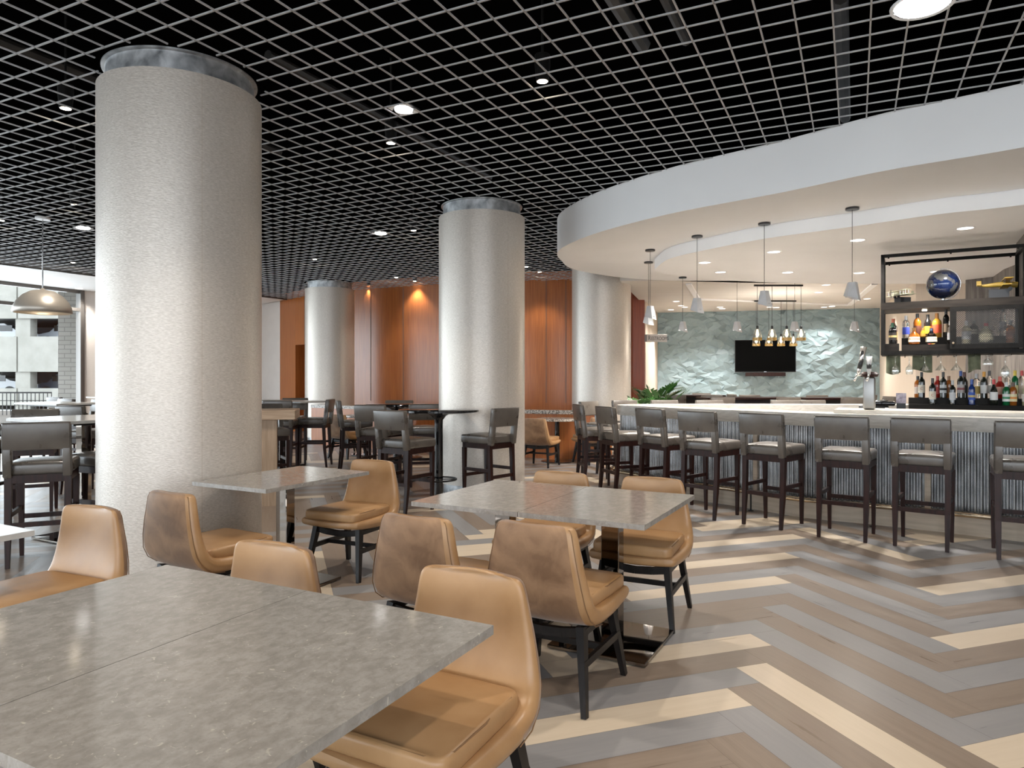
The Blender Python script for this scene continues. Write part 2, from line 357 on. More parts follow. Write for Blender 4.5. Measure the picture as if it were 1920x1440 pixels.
def runs(org, d, o0, o1, width):
    x = Vector((-d.y, d.x)); t = o0; on = False; st = 0; step = .03
    while t <= o1:
        ok = grid_ok(org+d*t)
        if ok and not on: st = t; on = True
        if (not ok or t+step > o1) and on:
            on = False
            a = org+d*st; b = org+d*t; w = x*width
            vs = []
            for z in (CE, CE+TH):
                vs += [(*(a-w), z), (*(b-w), z), (*(b+w), z), (*(a+w), z)]
            g.add(vs, [(0,3,2,1),(4,5,6,7),(0,1,5,4),(1,2,6,5),(2,3,7,6),(3,0,4,7)])
        t += step
for i in range(-60, 130): runs(gv*(GV0+i*GS), gu, -6, 28, TW)
for i in range(-45, 125): runs(gu*(GU0+i*GS), gv, -14, 22, TW)
struct(g.build('ceiling', M['grid']), 'open square ceiling grid below a black plenum')
m = MB(); m.box(-16, 14, -9, 32, 4.55, 4.65); struct(m.build('ceiling_plenum', M['plenum']), 'black slab above the open grid')
m = MB()
for i in range(9):
    a = Vector((-5+i*1.3+rnd.random(), 1+rnd.random()*6)); b = a+gu*(2+rnd.random()*3)
    m.tube([(a.x, a.y, 4.25), (b.x, b.y, 4.25)], .02+.05*rnd.random(), 8)
struct(m.build('ceiling_ducts', M['duct']), 'dark pipes above the ceiling grid')
# white border ceiling by the window and window wall
w0, w1 = at(0, 526, CE), at(143, 543, CE)
wdir = (w1-w0).normalized()
back = w0-wdir*26
m = MB(); c0 = lb0-ldir*26; c1 = lb0+ldir*6.8
m.prism([(c0.x, c0.y), (c1.x, c1.y), ((w1+wdir*5).x, (w1+wdir*5).y), (back.x, back.y)], CE-.01, CE+.08)
struct(m.build('ceiling_border', M['plaster']), 'white plaster ceiling strip beside the window wall')
m = MB(); m.wallstrip([(c1.x, c1.y), (c0.x, c0.y)], CE-.03, CE+.12, .05); struct(m.build('trim_1', M['alu']), 'grey metal edge of the ceiling grid')

# ---------------------------------------------------------------- setting: walls
cw0 = at(150, 544, CE); cw1 = WALL[-1]
m = MB(); m.wallstrip([tuple(cw1+Vector((-.9,.6))), tuple(cw0)], -.02, CE+.2, -.15)
struct(m.build('wall_left', M['pink']), 'cream wall beside the window')
lw = at(525, 566, CE)
m = MB(); m.wallstrip([tuple(cw1+Vector((-.95,.75))), tuple(lw)], -.02, CE+.2, .12)
struct(m.build('wall_corner', M['pink']), 'pale wall beside the cherry panelling')
wood = [Vector(p) for p in WALL]
Wm = MB(); Wt = MB()
def arc_pts(a, b): return [a, b]
wl = [w for w in wood[:-1]]                       # right to left
door_a, door_b = at(554, 559.5, CE), at(600, 551.5, CE)
# main curved run, stopping at the doorway
run = [p for p in wl if p.x > door_b.x]+[door_b]
Wm.wallstrip([tuple(p) for p in run], -.02, CE+.2, -.12)
Wm.wallstrip([tuple(door_a), tuple(lw)], -.02, CE+.2, -.12)
Wm.wallstrip([tuple(door_b), tuple(door_a)], 2.35, CE+.2, -.12)
wall_back = struct(Wm.build('wall_back', M['cherry'], smooth=40), 'curved cherry veneer wall')
def on_wall(px, zt=CE):
    "plan point of the curved wall seen at column px"
    best = None
    for i in range(len(WALL)-1):
        b, a = WALL[i], WALL[i+1]; ax = 960+FPX*a.x/a.y; bx = 960+FPX*b.x/b.y
        if ax <= px <= bx:
            t = (px-ax)/(bx-ax); k = (px-960)/FPX
            d = b-a; s = (k*a.y-a.x)/(d.x-k*d.y); return a+d*s
    return a
for n_, px in enumerate((695, 756, 1061, 1024, 571)):
    p = on_wall(px); q = p*(1-.012/p.length); m = MB(); s_ = Vector((p.y, -p.x))*(1/p.length)*.005
    m.wallstrip([tuple(q-s_), tuple(q+s_)], .9 if px > 600 else 2.35, CE-.01, .012); struct(m.build('trim_%d' % (n_+2), M['alu']))
# doorway reveal
rv = (door_a-door_b).normalized(); rn = Vector((-rv.y, rv.x)); rn = rn if rn.y > 0 else -rn
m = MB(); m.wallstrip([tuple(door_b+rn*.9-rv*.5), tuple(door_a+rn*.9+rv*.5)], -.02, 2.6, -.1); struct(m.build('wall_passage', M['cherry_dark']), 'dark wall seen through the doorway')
m = MB(); m.wallstrip([tuple(door_a+rn*.12), tuple(door_a+rn*.9)], -.02, 2.6, .05); m.wallstrip([tuple(door_b+rn*.12), tuple(door_b+rn*.9)], -.02, 2.6, -.05)
m.prism([tuple(door_a+rn*.12), tuple(door_b+rn*.12), tuple(door_b+rn*.9), tuple(door_a+rn*.9)], 2.5, 2.6); struct(m.build('door_1', M['cherry']), 'open doorway in the cherry wall')
# low partition with granite cap
part = [Vector((1.75,12.15)), Vector((.9,12.3)), Vector((.24,12.55)), Vector((-.6,12.95)), Vector((-1.42,13.4)), Vector((-2.95,14.2)), Vector((-4.4,15.2))]
part = spline(part, 4)
m = MB(); m.wallstrip([tuple(p) for p in part], 0, .80, -.16)
hw = thing('half_wall', 'low cherry partition with a speckled granite cap along the cherry wall', 'partition', (0,0,0)); hw['kind'] = 'structure'
m.build('panel', M['cherry'], hw, smooth=40)
cap = MB(); cap.wallstrip([tuple(p+Vector((0,-.03))) for p in part], .80, .865, -.24); cap.build('granite_cap', M['granite'], hw, smooth=40)
# red panel and the corner to the teal room
p0 = WALL[0]
TL, TR = at(1233, 586.7, SZ), at(1649, 578, SZ)
m = MB(); m.wallstrip([tuple(p0+Vector((-.03,-.25))), tuple(at(1183, 525, CE)+Vector((0,-.25)))], -.02, CE+.1, -.22); struct(m.build('wall_panel', M['cherry_dark']), 'dark red cherry panel beside the round column')
m = MB(); m.wallstrip([tuple(TL), tuple(p0+Vector((.04,0)))], -.02, SZ+.1, -.15)
m.box(3.30, 3.42, 16.9, 17.0, -.02, 2.9)
struct(m.build('wall_side', M['cream']), 'cream return wall before the teal wall')
# teal faceted wall
def teal_wall():
    d = TR-TL; L_ = d.length; d.normalize(); n = Vector((d.y, -d.x)); NX, NZ = 54, 38; rr = random.Random(11)
    from mathutils import noise
    vs = []; fs = []
    for j in range(NZ+1):
        for i in range(NX+1):
            u = i/NX*L_; z = j/NZ*(SZ+.05)
            ju = (rr.random()-.5)*.11 if 0 < i < NX else 0; jz = (rr.random()-.5)*.075 if 0 < j < NZ else 0
            u2 = u+ju+(.5*L_/NX if j % 2 and 0 < i < NX else 0); z2 = z+jz
            dep = .05+.07*noise.noise(Vector((u2*3.8, z2*6.6, 0)))+.04*(rr.random()-.5)
            p = TL+d*u2+n*dep; vs.append((p.x, p.y, z2))
    for j in range(NZ):
        for i in range(NX):
            a = j*(NX+1)+i; b = a+1; c = a+NX+1; e = c+1
            if rr.random() < .5: fs += [(a, b, c), (b, e, c)]
            else: fs += [(a, b, e), (a, e, c)]
    m = MB(); m.add(vs, fs); k = TL-n*.15; q = TR-n*.15
    m.add([(TL.x, TL.y, 0), (TR.x, TR.y, 0), (q.x, q.y, 0), (k.x, k.y, 0), (TL.x, TL.y, SZ), (TR.x, TR.y, SZ), (q.x, q.y, SZ), (k.x, k.y, SZ)], [(0,1,5,4),(1,2,6,5),(2,3,7,6),(3,0,4,7)])
    return struct(m.build('wall_far', M['teal']), 'grey teal wall with a crumpled faceted relief')
teal_wall()
q0 = at(1717, 528, SZ); q1 = at(1822, 521, SZ)
m = MB(); m.wallstrip([tuple(q0), tuple(TR)], -.02, SZ+.1, -.15); m.wallstrip([tuple(q1+(q1-q0)*1.5), tuple(q0)], -.02, SZ+.1, -.15)
struct(m.build('wall_right', M['cream']), 'cream panelled wall behind the bar shelves')
m = MB()
pa, pb, pc_ = at(1826, 521.5, 3.0)+Vector((0,.2)), at(1862, 519, 3.0), at(1882, 505, 3.0)
m.wallstrip([tuple(pb), tuple(pa)], -.02, 3.0, -.3)
m.wallstrip([tuple(pc_), tuple(pb)], -.02, 3.0, -.05)
m.wallstrip([tuple(Vector((6.75, 8.9))), tuple(pc_)], -.02, 3.0, -.12)
struct(m.build('wall_wood', M['greywood']), 'grey weathered wood panels at the side of the bar')
m = MB(); hq = Vector(((1655-960)/FPX*8.0, 8.0)); a = hq+dxy(-29.4)*1.355; b = a+dxy(60.6)*.86; m.wallstrip([tuple(a), tuple(b)], 1.70, 3.0, -.10); struct(m.build('wall_wood', M['greywood']), 'grey wood end panel beside the hanging shelf')
m = MB(); m.wallstrip([tuple(Vector((9.5, 1.5))), tuple(Vector((9.0, 12.5)))], -.02, SZ+.1, -.15); struct(m.build('wall_bar', M['cream']), 'cream wall closing the bar')
# ceiling of the room behind the bar
bc = [(1.9,12.2),(11,12.2),(11,19.5),(3.2,19.5),(3.0,15.9)]
m = MB().prism(bc, SZ, SZ+.1); struct(m.build('ceiling_back', M['back_ceiling']), 'warm ceiling of the room behind the bar')
m = MB()
def strip(a, b, w=.05, z=SZ-.03):
    a = Vector(a); b = Vector(b); d = (b-a).normalized(); x = Vector((-d.y, d.x))*w; m.prism([tuple(a-x), tuple(b-x), tuple(b+x), tuple(a+x)], z, SZ-.001)
k0, k1 = at(1640,531,SZ), at(1592,571,SZ); k2, k3 = at(1291,531,SZ), at(1309,560,SZ)
strip(k0, k1); strip(k2, k3); strip(k3, k1)
struct(m.build('trim_8', M['plaster']), 'pale tray edge lines on the rear ceiling')
# rear and side walls out of the frame with window openings (they reflect in the columns)
m = MB()
for x in (-12.5, -9.3, -6.1, -2.9, .3, 3.5, 6.7): m.box(x-.35, x+.35, -8.2, -8, -.02, CE+.2)
m.box(-13, 8, -8.2, -8, -.02, .5)
struct(m.build('wall_rear', M['pink']), 'window piers behind the dining room')
m = MB(); m.box(8.0, 8.2, -8.2, 2.2, -.02, CE+.9); struct(m.build('wall_east', M['cream']), 'cream wall beyond the bar end')

# window wall with mullions and panes
wn = thing('window_1', 'tall aluminium framed window wall looking out on a parking garage', 'window', (0,0,0)); wn['kind'] = 'structure'
m = MB(); ang = math.atan2(wdir.y, wdir.x); S_ = [0, 2.35, 4.7, 7.05, 9.4, 11.75, 14.1, 16.45, 18.8, 21.15, 23.5]
pos = [w1+wdir*.1-wdir*s for s in S_]
for p in pos: m.box(-.05, .05, -.09, .09, 0, CE, mat=Matrix.Translation((p.x, p.y, 0)) @ Matrix.Rotation(ang, 4, 'Z'))
for z in (.05, 3.13, CE-.05):
    a, b = pos[0], pos[-1]; m.bar((a.x, a.y, z), (b.x, b.y, z), .1, .08)
m.build('window_frame', M['alu'], wn)
for i in range(len(pos)-1):
    a, b = pos[i], pos[i+1]; q = MB(); q.add([(a.x,a.y,.05),(b.x,b.y,.05),(b.x,b.y,CE-.05),(a.x,a.y,CE-.05)], [(0,1,2,3)]); q.build('window_pane', M['pane'], wn)

# ---------------------------------------------------------------- outside
m = MB(); m.box(-90, 60, -70, 120, -.5, -.32); struct(m.build('ground', M['paving']), 'pale paving outside the window')
gz = thing('parking_garage', 'concrete parking garage with open decks and parked cars outside the window', 'building', (0,0,0))
GY = 40.0; G = MB(); K = MB()
def zz(py, Y=GY): return CAMH-(py-HZ)/FPX*Y
for a, b in ((597, 533), (697, 631), (760, 728), (505, 430), (420, 340)):
    for x0, x1 in ((-46,-42.2),(-42.1,-35.2),(-35.1,-28.6),(-28.5,-24.5)): G.box(x0, x1, GY, GY+.35, zz(a), zz(b))
for x in (-42.2, -35.2, -28.62): G.box(x-.1, x+.75, GY+.1, GY+.7, -.3, 12)
G.build('facade', M['concrete'], gz)
K.box(-47, -24, GY+7, GY+7.2, -.3, 12); K.box(-24.2, -24, GY+.5, GY+7, -.3, 12)
for py in (600, 700): K.box(-47, -24, GY+.4, GY+7, zz(py-3), zz(py-12))
K.build('deck_interior', M['garage_dark'], gz)
m = MB(); m.box(-46.5, -28.1, GY+.7, GY+5, zz(728)-.8, zz(728)-.55); m.box(-46.5, -28.1, GY+.7, GY+5, zz(631)-.8, zz(631)-.55); m.build('deck_slab', M['concrete'], gz)
def car(x, y, z, col, label):
    t = thing('car', label, 'car', (x, y, z), 0, 'cars parked in the garage')
    b = MB(); prof = [(-2.1,.35),(-2.05,.75),(-1.3,.9),(-.75,1.38),(.6,1.42),(1.35,1.0),(2.05,.88),(2.15,.4)]
    vs = [(x_, -.85, z_) for x_, z_ in prof]+[(x_, .85, z_) for x_, z_ in prof]; n = len(prof)
    b.add(vs, [tuple(range(n)), tuple(range(2*n-1, n-1, -1))]+[(i, n+i, n+(i+1) % n, (i+1) % n) for i in range(n)]); b.build('body', mat('car_paint', col, .2, coat=1), t)
    w = MB()
    w.box(-1.0, 1.1, -.87, .87, .95, 1.3); w.build('car_window', M['blackgloss'], t)
    for sx in (-1.35, 1.35):
        for sy in (-.8, .8):
            q = MB(); q.tube([(sx, sy-.1, .33), (sx, sy+.1, .33)], .33, 16); q.build('wheel', M['black'], t)
zl = zz(728)-.55; zu = zz(631)-.55
car(-31.3, GY+2.2, zl, (.55,.57,.6), 'silver car on the lower garage deck beside the concrete post'); car(-26.4, GY+2.2, zl, (.05,.06,.08), 'dark car on the lower garage deck behind the brick pier')
car(-30.9, GY+2.2, zu, (.6,.62,.66), 'pale car on the upper garage deck'); car(-26.3, GY+2.2, zu, (.3,.32,.35), 'grey car on the upper garage deck by the brick pier')
bp0 = at(109, 762.5, -.3); m = MB(); Yb = 22.0
m.box((109-960)/FPX*Yb, (146-960)/FPX*Yb+.6, Yb, Yb+.9, -.35, 7); tag(m.build('brick_pier', M['brick']), 'grey brick pier outside between the window and the garage', 'pier')
rl = thing('railing', 'black metal railing outside in front of the garage', 'railing', (0,0,0)); m = MB(); Yr = 28.0
m.box(-30, -18.6, Yr, Yr+.04, .86, .92); m.box(-30, -18.6, Yr, Yr+.04, .55, .58); m.build('rail', M['black'], rl)
b = MB()
for i in range(70): b.box(-30+i*.165, -29.975+i*.165, Yr, Yr+.025, -.33, .86)
o = b.build('baluster', M['black'], rl)

# ---------------------------------------------------------------- columns
colt = None
def column(x, y, r, label):
    t = thing('round_column', label, 'column', (x, y, 0), 0, 'round clad columns')
    MB().lathe([(r, .12), (r, 3.47)], 96).build('cladding', M['column'], t, smooth=40)
    MB().lathe([(r-.055, 3.45), (r-.055, CE-.012), (r-.03, CE-.008), (r-.03, CE+.002)], 72).build('metal_collar', M['galv'], t, smooth=40)
    MB().lathe([(r-.06, 0), (r-.06, .13)], 72).build('metal_base', M['galv'], t, smooth=40)
    s = MB(); s.box(-.001, .001, -r-.0005, -r+.002, .12, 3.47); o = s.build('cladding_seam', M['kick'], t); o.rotation_euler = (0, 0, R(38))
COLS = [(342, 5.1, .549, 'massive pale column standing among the tan chairs'), (903.5, 8.9, .55, 'pale column behind the round black bar table'),
        (618.5, 15.9, .55, 'pale column before the cherry wall doorway'), (1127.5, 12.9, .545, 'pale column behind the end of the bar')]
for px, Y, r, lb in COLS: column((px-960)/FPX*Y, Y, r, lb)


# ---------------------------------------------------------------- tan dining chair
def loft(stations, segs=5):
    "stations: (y, z, ny, nz, width, thick, wrap); closed rounded-rectangle sections across x"
    m = MB(); vs = []; n = None
    for (y, z, ny, nz, w, t, wrap) in stations:
        r = min(t*.48, w*.4); ring = []
        for cx, cy, a0 in ((w/2-r, t/2-r, 0), (-w/2+r, t/2-r, 90), (-w/2+r, -t/2+r, 180), (w/2-r, -t/2+r, 270)):
            for j in range(segs):
                a = R(a0+90*j/(segs-1)); ring.append((cx+r*math.cos(a), cy+r*math.sin(a)))
        # subdivide the long faces so that the wrap curves them
        full = []
        k = len(ring)
        for i in range(k):
            a = ring[i]; b = ring[(i+1) % k]; full.append(a)
            if abs(a[0]-b[0]) > w*.3:
                for q in range(1, 6): full.append((a[0]+(b[0]-a[0])*q/6, a[1]+(b[1]-a[1])*q/6))
        n = len(full)
        for x, d in full:
            off = d+wrap*(2*abs(x)/w)**2.2 if w > 0 else d
            vs.append((x, y+ny*off, z+nz*off))
    m.v = vs; S = len(stations)
    for i in range(S-1):
        for j in range(n): a = i*n+j; b = i*n+(j+1) % n; m.f.append((a, b, b+n, a+n)); m.m.append(0)
    m.f.append(tuple(range(n-1, -1, -1))); m.m.append(0); m.f.append(tuple((S-1)*n+j for j in range(n))); m.m.append(0)
    return m, n
def shell_stations():
    path = [(-.268,.792,.30,.020),(-.270,.788,.345,.034),(-.271,.778,.372,.046),(-.271,.755,.392,.052),(-.268,.70,.412,.056),(-.262,.62,.447,.062),(-.250,.54,.482,.068),
            (-.232,.470,.510,.076),(-.205,.418,.526,.082),(-.160,.386,.532,.084),(-.09,.374,.532,.080),(.02,.374,.530,.076),(.13,.378,.524,.070),(.22,.384,.514,.062),(.262,.388,.505,.054),(.278,.391,.49,.040),(.284,.393,.47,.022)]
    st = []
    for i, (y, z, w, t) in enumerate(path):
        a = path[max(i-1, 0)]; b = path[min(i+1, len(path)-1)]
        if i == 0: a, b = path[1], path[3]
        if i == 1: a, b = path[1], path[3]
        if i == len(path)-1: a, b = path[-4], path[-3]
        ty, tz = b[0]-a[0], b[1]-a[1]; l = math.hypot(ty, tz); ty /= l; tz /= l
        ny, nz = -tz, ty                                # inner side: forward on the back, up on the seat
        s = min(max((z-.40)/.35, 0), 1)
        st.append((y, z, ny, nz, w, t, .035*s if z > .42 else .012))
    return st
def make_tan_chair():
    t = thing('dining_chair', '', 'chair', (0,0,0), 0, 'tan leather dining chairs')
    m, n = loft(shell_stations())
    # outer faces (index range of the ring with negative offset) carry the duller fabric
    for fi, f in enumerate(m.f):
        if len(f) == 4:
            j = fi % n if fi < n*(len(shell_stations())-1) else -1
            if 14 <= j <= 24 and fi < n*10: m.m[fi] = 1
    o = m.build('seat_shell', [M['tan'], M['tan_suede']], t, smooth=True)
    md = o.modifiers.new('s', 'SUBSURF'); md.levels = 1; md.render_levels = 1
    # seam that runs round the outer edge of the shell
    sm = MB(); L_ = []; Rr = []
    for (y, z, ny, nz, w, th, wr) in shell_stations()[2:11]:
        d = -th*.5+.006; off = d+wr*.75
        L_.append((-w/2+.014, y+ny*(off), z+nz*(off))); Rr.append((w/2-.014, y+ny*off, z+nz*off))
    pts = list(reversed(L_))+Rr; sm.tube(pts, .0022, 5); sm.build('piping', M['seam'], t, smooth=True)
    c = MB(); bm = bmesh.new(); bmesh.ops.create_cube(bm, size=1)
    bmesh.ops.transform(bm, matrix=Matrix.Diagonal((.462, .455, .062, 1)), verts=bm.verts)
    for v in bm.verts:
        if v.co.y < 0: v.co.x *= .95
    bmesh.ops.bevel(bm, geom=[e for e in bm.edges if abs(e.verts[0].co.z-e.verts[1].co.z) > .01], offset=.045, segments=4, affect='EDGES', profile=.5)
    bmesh.ops.bevel(bm, geom=[e for e in bm.edges if abs(e.verts[0].co.z-e.verts[1].co.z) < .001 and len(e.link_faces) == 2 and e.calc_face_angle(0) > 1], offset=.016, segments=3, affect='EDGES', profile=.5)
    bmesh.ops.translate(bm, vec=(0, .052, .446), verts=bm.verts)
    bm.faces.ensure_lookup_table()
    bmesh.ops.subdivide_edges(bm, edges=[e for e in bm.edges if e.calc_length() > .2], cuts=3, use_grid_fill=True)
    for v in bm.verts:
        if v.co.z > .45:
            q = max(0, 1-(abs(v.co.x)/.24)**2)*max(0, 1-(abs(v.co.y-.05)/.24)**2); v.co.z += .012*q
    c.from_bm(bm); c.build('seat_cushion', M['tan'], t, smooth=50)
    p = MB()
    ring = []
    for i in range(40):
        a = 2*PI*i/40; x = .222*max(-1, min(1, 1.28*math.cos(a))); y = .052+.218*max(-1, min(1, 1.28*math.sin(a))); ring.append((x*(.955 if y < .05 else 1), y, .4745))
    p.tube(ring+[ring[0]], .0026, 5, caps=False); p.build('cushion_piping', M['seam'], t, smooth=True)
    fr = MB()
    for s in (-1, 1):
        fr.bar((s*.19, -.17, .328), (s*.19, .17, .328), .034, .03)
        fr.bar((s*.2125, -.22, .205), (s*.2125, .215, .205), .018, .032)
    pts = [(-.20, .17, .330), (-.1, .172, .315), (0, .173, .31), (.1, .172, .315), (.20, .17, .330)]
    for a, b in zip(pts, pts[1:]): fr.bar(a, b, .026, .04); fr.bar((a[0], -a[1], a[2]), (b[0], -b[1], b[2]), .026, .04)
    fr.bar((-.2125, .02, .205), (.2125, .02, .205), .018, .028)
    fr.build('under_frame', M['blackwood'], t)
    for sx in (-1, 1):
        for sy, yt, yb in ((1, .175, .245), (-1, -.17, -.245)):
            l = MB(); l.bar((sx*.187, yt, .350), (sx*.232, yb, 0), .036, .05, .024, .03, up=(0,1,0)); l.build('leg', M['blackwood'], t)
    return t
chair0 = make_tan_chair(); first = {'c': True, 's': True}
def tan(x, y, face, label, group='tan leather dining chairs at the low tables'):
    if first['c']:
        first['c'] = False; chair0.location = (x, y, 0); chair0.rotation_euler = (0,0,R(face-90)); chair0['label'] = label; chair0['group'] = group; return chair0
    return dup(chair0, (x, y, 0), face-90, label, group)
def back_at(pxl, pxr, py, z=.79, fwd=.27):
    "chair origin from the middle of its back top"
    p = at((pxl+pxr)/2, py, z); return p
du, dv = dxy(UD), dxy(UD+90)
# position = back-top point + .27 m towards the facing direction
def tan_back(px, py, face, label, z=.79, group='tan leather dining chairs at the low tables'):
    p = at(px, py, z)+dxy(face)*.27; return tan(p.x, p.y, face, label, group)
tan_back(893, 1066, UD+180, 'tan leather chair at the open corner of the large grey quartz table')
tan_back(524, 1017, UD+180, 'tan leather chair at the far edge of the large quartz table, only its back showing')
tan_back(182, 948, UD+180+4, 'tan leather chair beside the pale table piece at the frame edge')
tan_back(313, 924, UD-3, 'tan chair seen from behind, pushed to the quartz table against the massive column')
tan_back(703, 862, UD+180+3, 'tan chair with its seat turned out, across the small table by the massive column')
tan_back(773, 969, UD-1, 'tan chair seen from behind, at the double table half nearer the massive column')
tan_back(998, 983, UD-1, 'tan chair seen from behind beside the polished square table base')
tan_back(1055, 884, UD+180, 'tan chair across the double table, on the side toward the black bar table')
tan_back(1226, 894.5, UD+180+2, 'tan chair across the double table, on the side toward the bar stools')

# ---------------------------------------------------------------- low tables
def low_table(center, label, w=.66, d=.965, ang=UD-90, top='stone', base=True, group='quartz topped cafe tables'):
    t = thing('cafe_table', label, 'table', (center.x, center.y, 0), ang, group)
    b = MB().box(-w/2+.0003, w/2-.0003, -d/2, d/2, .720, .745); b.build('table_top', M[top], t)
    MB().box(-w*.36, w*.36, -d*.36, d*.36, .708, .7219).build('mounting_plate', M['black'], t)
    MB().box(-.05, .05, -.04, .04, .02, .709, bev=.004, seg=1).build('post', M['chrome'], t)
    MB().box(-.265, .265, -.265, .265, .006, .024, bev=.003, seg=1).build('base_plate', M['chrome'], t)
    f = MB()
    for sx in (-.2, .2):
        for sy in (-.2, .2): f.tube([(sx, sy, 0), (sx, sy, .006)], .02, 10)
    f.build('glide', M['black'], t)
    return t
cn = at(311, 1059, .745); cr = at(921, 1172, .745); v_ = (cr-cn).normalized(); un = Vector((-v_.y, v_.x))
low_table(cn+v_*.335-un*.48, 'large grey quartz table, half by the tan chair beside the massive column', w=.67, ang=math.degrees(math.atan2(v_.y, v_.x)))
low_table(cn+v_*1.007-un*.48, 'large grey quartz table, half with the open corner over a tan seat', w=.67, ang=math.degrees(math.atan2(v_.y, v_.x)))
a = at(770, 940, .745); b = at(1210, 985, .745); v2 = (b-a).normalized(); u2 = Vector((-v2.y, v2.x)); mid = (a+b)/2
low_table(mid-v2*.329+u2*.475, 'double cafe table, half nearer the black bar table', w=.655, d=.95, ang=math.degrees(math.atan2(v2.y, v2.x)))
low_table(mid+v2*.329+u2*.475, 'double cafe table, half nearer the bar stools with the polished base in view', w=.655, d=.95, ang=math.degrees(math.atan2(v2.y, v2.x)))
a = at(361, 902.6, .745); b = at(498, 918.4, .745); v3 = dxy(-28.5); u3 = dxy(61.5)
low_table((a+b)/2+u3*.475, 'single cafe table touching the massive pale column', w=.68, d=.95, ang=-28.5)
c = at(65, 994, .745); low_table(c-dxy(-28)*.335-dxy(62)*.48, 'pale cafe table cut by the frame edge beside the dark bar stool', w=.67, d=.96, ang=-28, top='white_top')

# ---------------------------------------------------------------- bar stool
def make_stool():
    t = thing('bar_stool', '', 'stool', (0,0,0), 0, 'taupe leather bar stools')
    c = MB(); bm = bmesh.new(); bmesh.ops.create_cube(bm, size=1)
    bmesh.ops.transform(bm, matrix=Matrix.Diagonal((.425, .45, .095, 1)), verts=bm.verts)
    bmesh.ops.bevel(bm, geom=bm.edges[:], offset=.022, segments=3, affect='EDGES', profile=.5)
    bmesh.ops.subdivide_edges(bm, edges=[e for e in bm.edges if e.calc_length() > .2], cuts=3, use_grid_fill=True)
    for v in bm.verts:
        if v.co.z > .03: v.co.z += .018*max(0, 1-(v.co.x/.225)**2)*max(0, 1-(v.co.y/.24)**2)
    bmesh.ops.translate(bm, vec=(0, .012, .733), verts=bm.verts); c.from_bm(bm); c.build('seat', M['stool'], t, smooth=50)
    # upholstered back: one panel with a cut-out, posts run down beside the seat
    b = MB(); tilt = Matrix.Translation((0, -.215, .68)) @ Matrix.Rotation(R(7), 4, 'X') @ Matrix.Translation((0, .215, -.68))
    y0, y1 = -.25, -.185
    b.box(-.216, .216, y0, y1, .885, 1.092, bev=.012, seg=2, mat=tilt)
    for s in (-1, 1):
        x0, x1 = (-.216, -.162) if s < 0 else (.162, .216)
        b.box(x0, x1, y0, y1, .675, .90, bev=.009, seg=2, mat=tilt)
    b.build('backrest', M['stool'], t, smooth=40)
    p = MB()
    for s in (-1, 1): p.tube([tilt @ Vector((s*.2175, y1-.012, z)) for z in (.685, .80, .95, 1.075)], .003, 5); p.tube([tilt @ Vector((s*.2175, y0+.012, z)) for z in (.685, .80, .95, 1.075)], .003, 5)
    p.tube([tilt @ Vector((x, y0+.010, 1.0935)) for x in (-.22, 0, .22)], .003, 5); p.build('piping', M['stool'], t)
    f = MB(); f.box(-.205, .205, .165, .208, .63, .69); f.box(-.205, .205, -.222, -.18, .63, .69)
    for s in (-1, 1): f.box(min(s*.205, s*.165), max(s*.205, s*.165), -.19, .18, .632, .688)
    f.build('apron', M['espresso'], t)
    for s in (-1, 1):
        l = MB(); l.bar((s*.190, .19, .635), (s*.186, .195, .0), .044, .044, .027, .027, up=(0,1,0)); l.build('leg', M['espresso'], t)
        l = MB(); l.bar((s*.192, -.20, .68), (s*.191, -.215, .30), .046, .046, .042, .042, up=(0,1,0)); l.bar((s*.191, -.215, .30), (s*.188, -.245, 0), .042, .042, .028, .028, up=(0,1,0)); l.build('leg', M['espresso'], t)
    for yy, z in ((.192, .315), (-.216, .315)):
        r = MB(); r.box(-.185, .185, yy-.012, yy+.012, z-.018, z+.018); r.build('stretcher', M['espresso'], t)
    for s in (-1, 1): r = MB(); r.box(s*.188-.012, s*.188+.012, -.2, .18, .37, .406); r.build('stretcher', M['espresso'], t)
    return t
stool0 = make_stool()
def stool(x, y, face, label, group='taupe leather bar stools'):
    if first['s']:
        first['s'] = False; stool0.location = (x, y, 0); stool0.rotation_euler = (0,0,R(face-90)); stool0['label'] = label; stool0['group'] = group; return stool0
    return dup(stool0, (x, y, 0), face-90, label, group)
gb = 'bar stools along the curved bar'
stool(4.10, 5.55, 60, 'taupe bar stool cut by the frame edge beside the wood strip on the bar front', gb)
stool(3.55, 5.97, 53, 'taupe bar stool by the bar front, second from the frame edge', gb)
stool(3.045, 6.30, 54, 'taupe bar stool by the bar front, third from the frame edge', gb)
stool(2.57, 6.80, 43, 'taupe bar stool by the bar front, fourth from the frame edge', gb)
stool(2.08, 7.24, 42, 'taupe bar stool by the bar front, fifth from the frame edge, behind a tan chair', gb)
stool(1.76, 7.86, 32, 'taupe bar stool with a blue sheen on its back, where the bar starts to curve', gb)
stool(1.36, 8.34, 20, 'taupe bar stool near the rounded tip of the bar', gb)
stool(1.12, 9.02, 8, 'taupe bar stool at the very tip of the bar beside the pale column', gb)
stool(1.33, 10.1, -42, 'taupe bar stool on the far side of the bar tip, its padded front facing out', gb)
stool(1.85, 10.55, -68, 'taupe bar stool across the bar, before the dark red panel', gb)
stool(2.42, 10.65, -85, 'taupe bar stool across the bar under the leafy plant', gb)
stool(3.10, 10.6, -88, 'taupe bar stool across the bar before the teal wall, third along', gb)
stool(4.22, 10.5, -95, 'taupe bar stool across the bar below the television', gb)
stool(4.75, 10.6, -80, 'taupe bar stool across the bar beside the beer tower', gb)

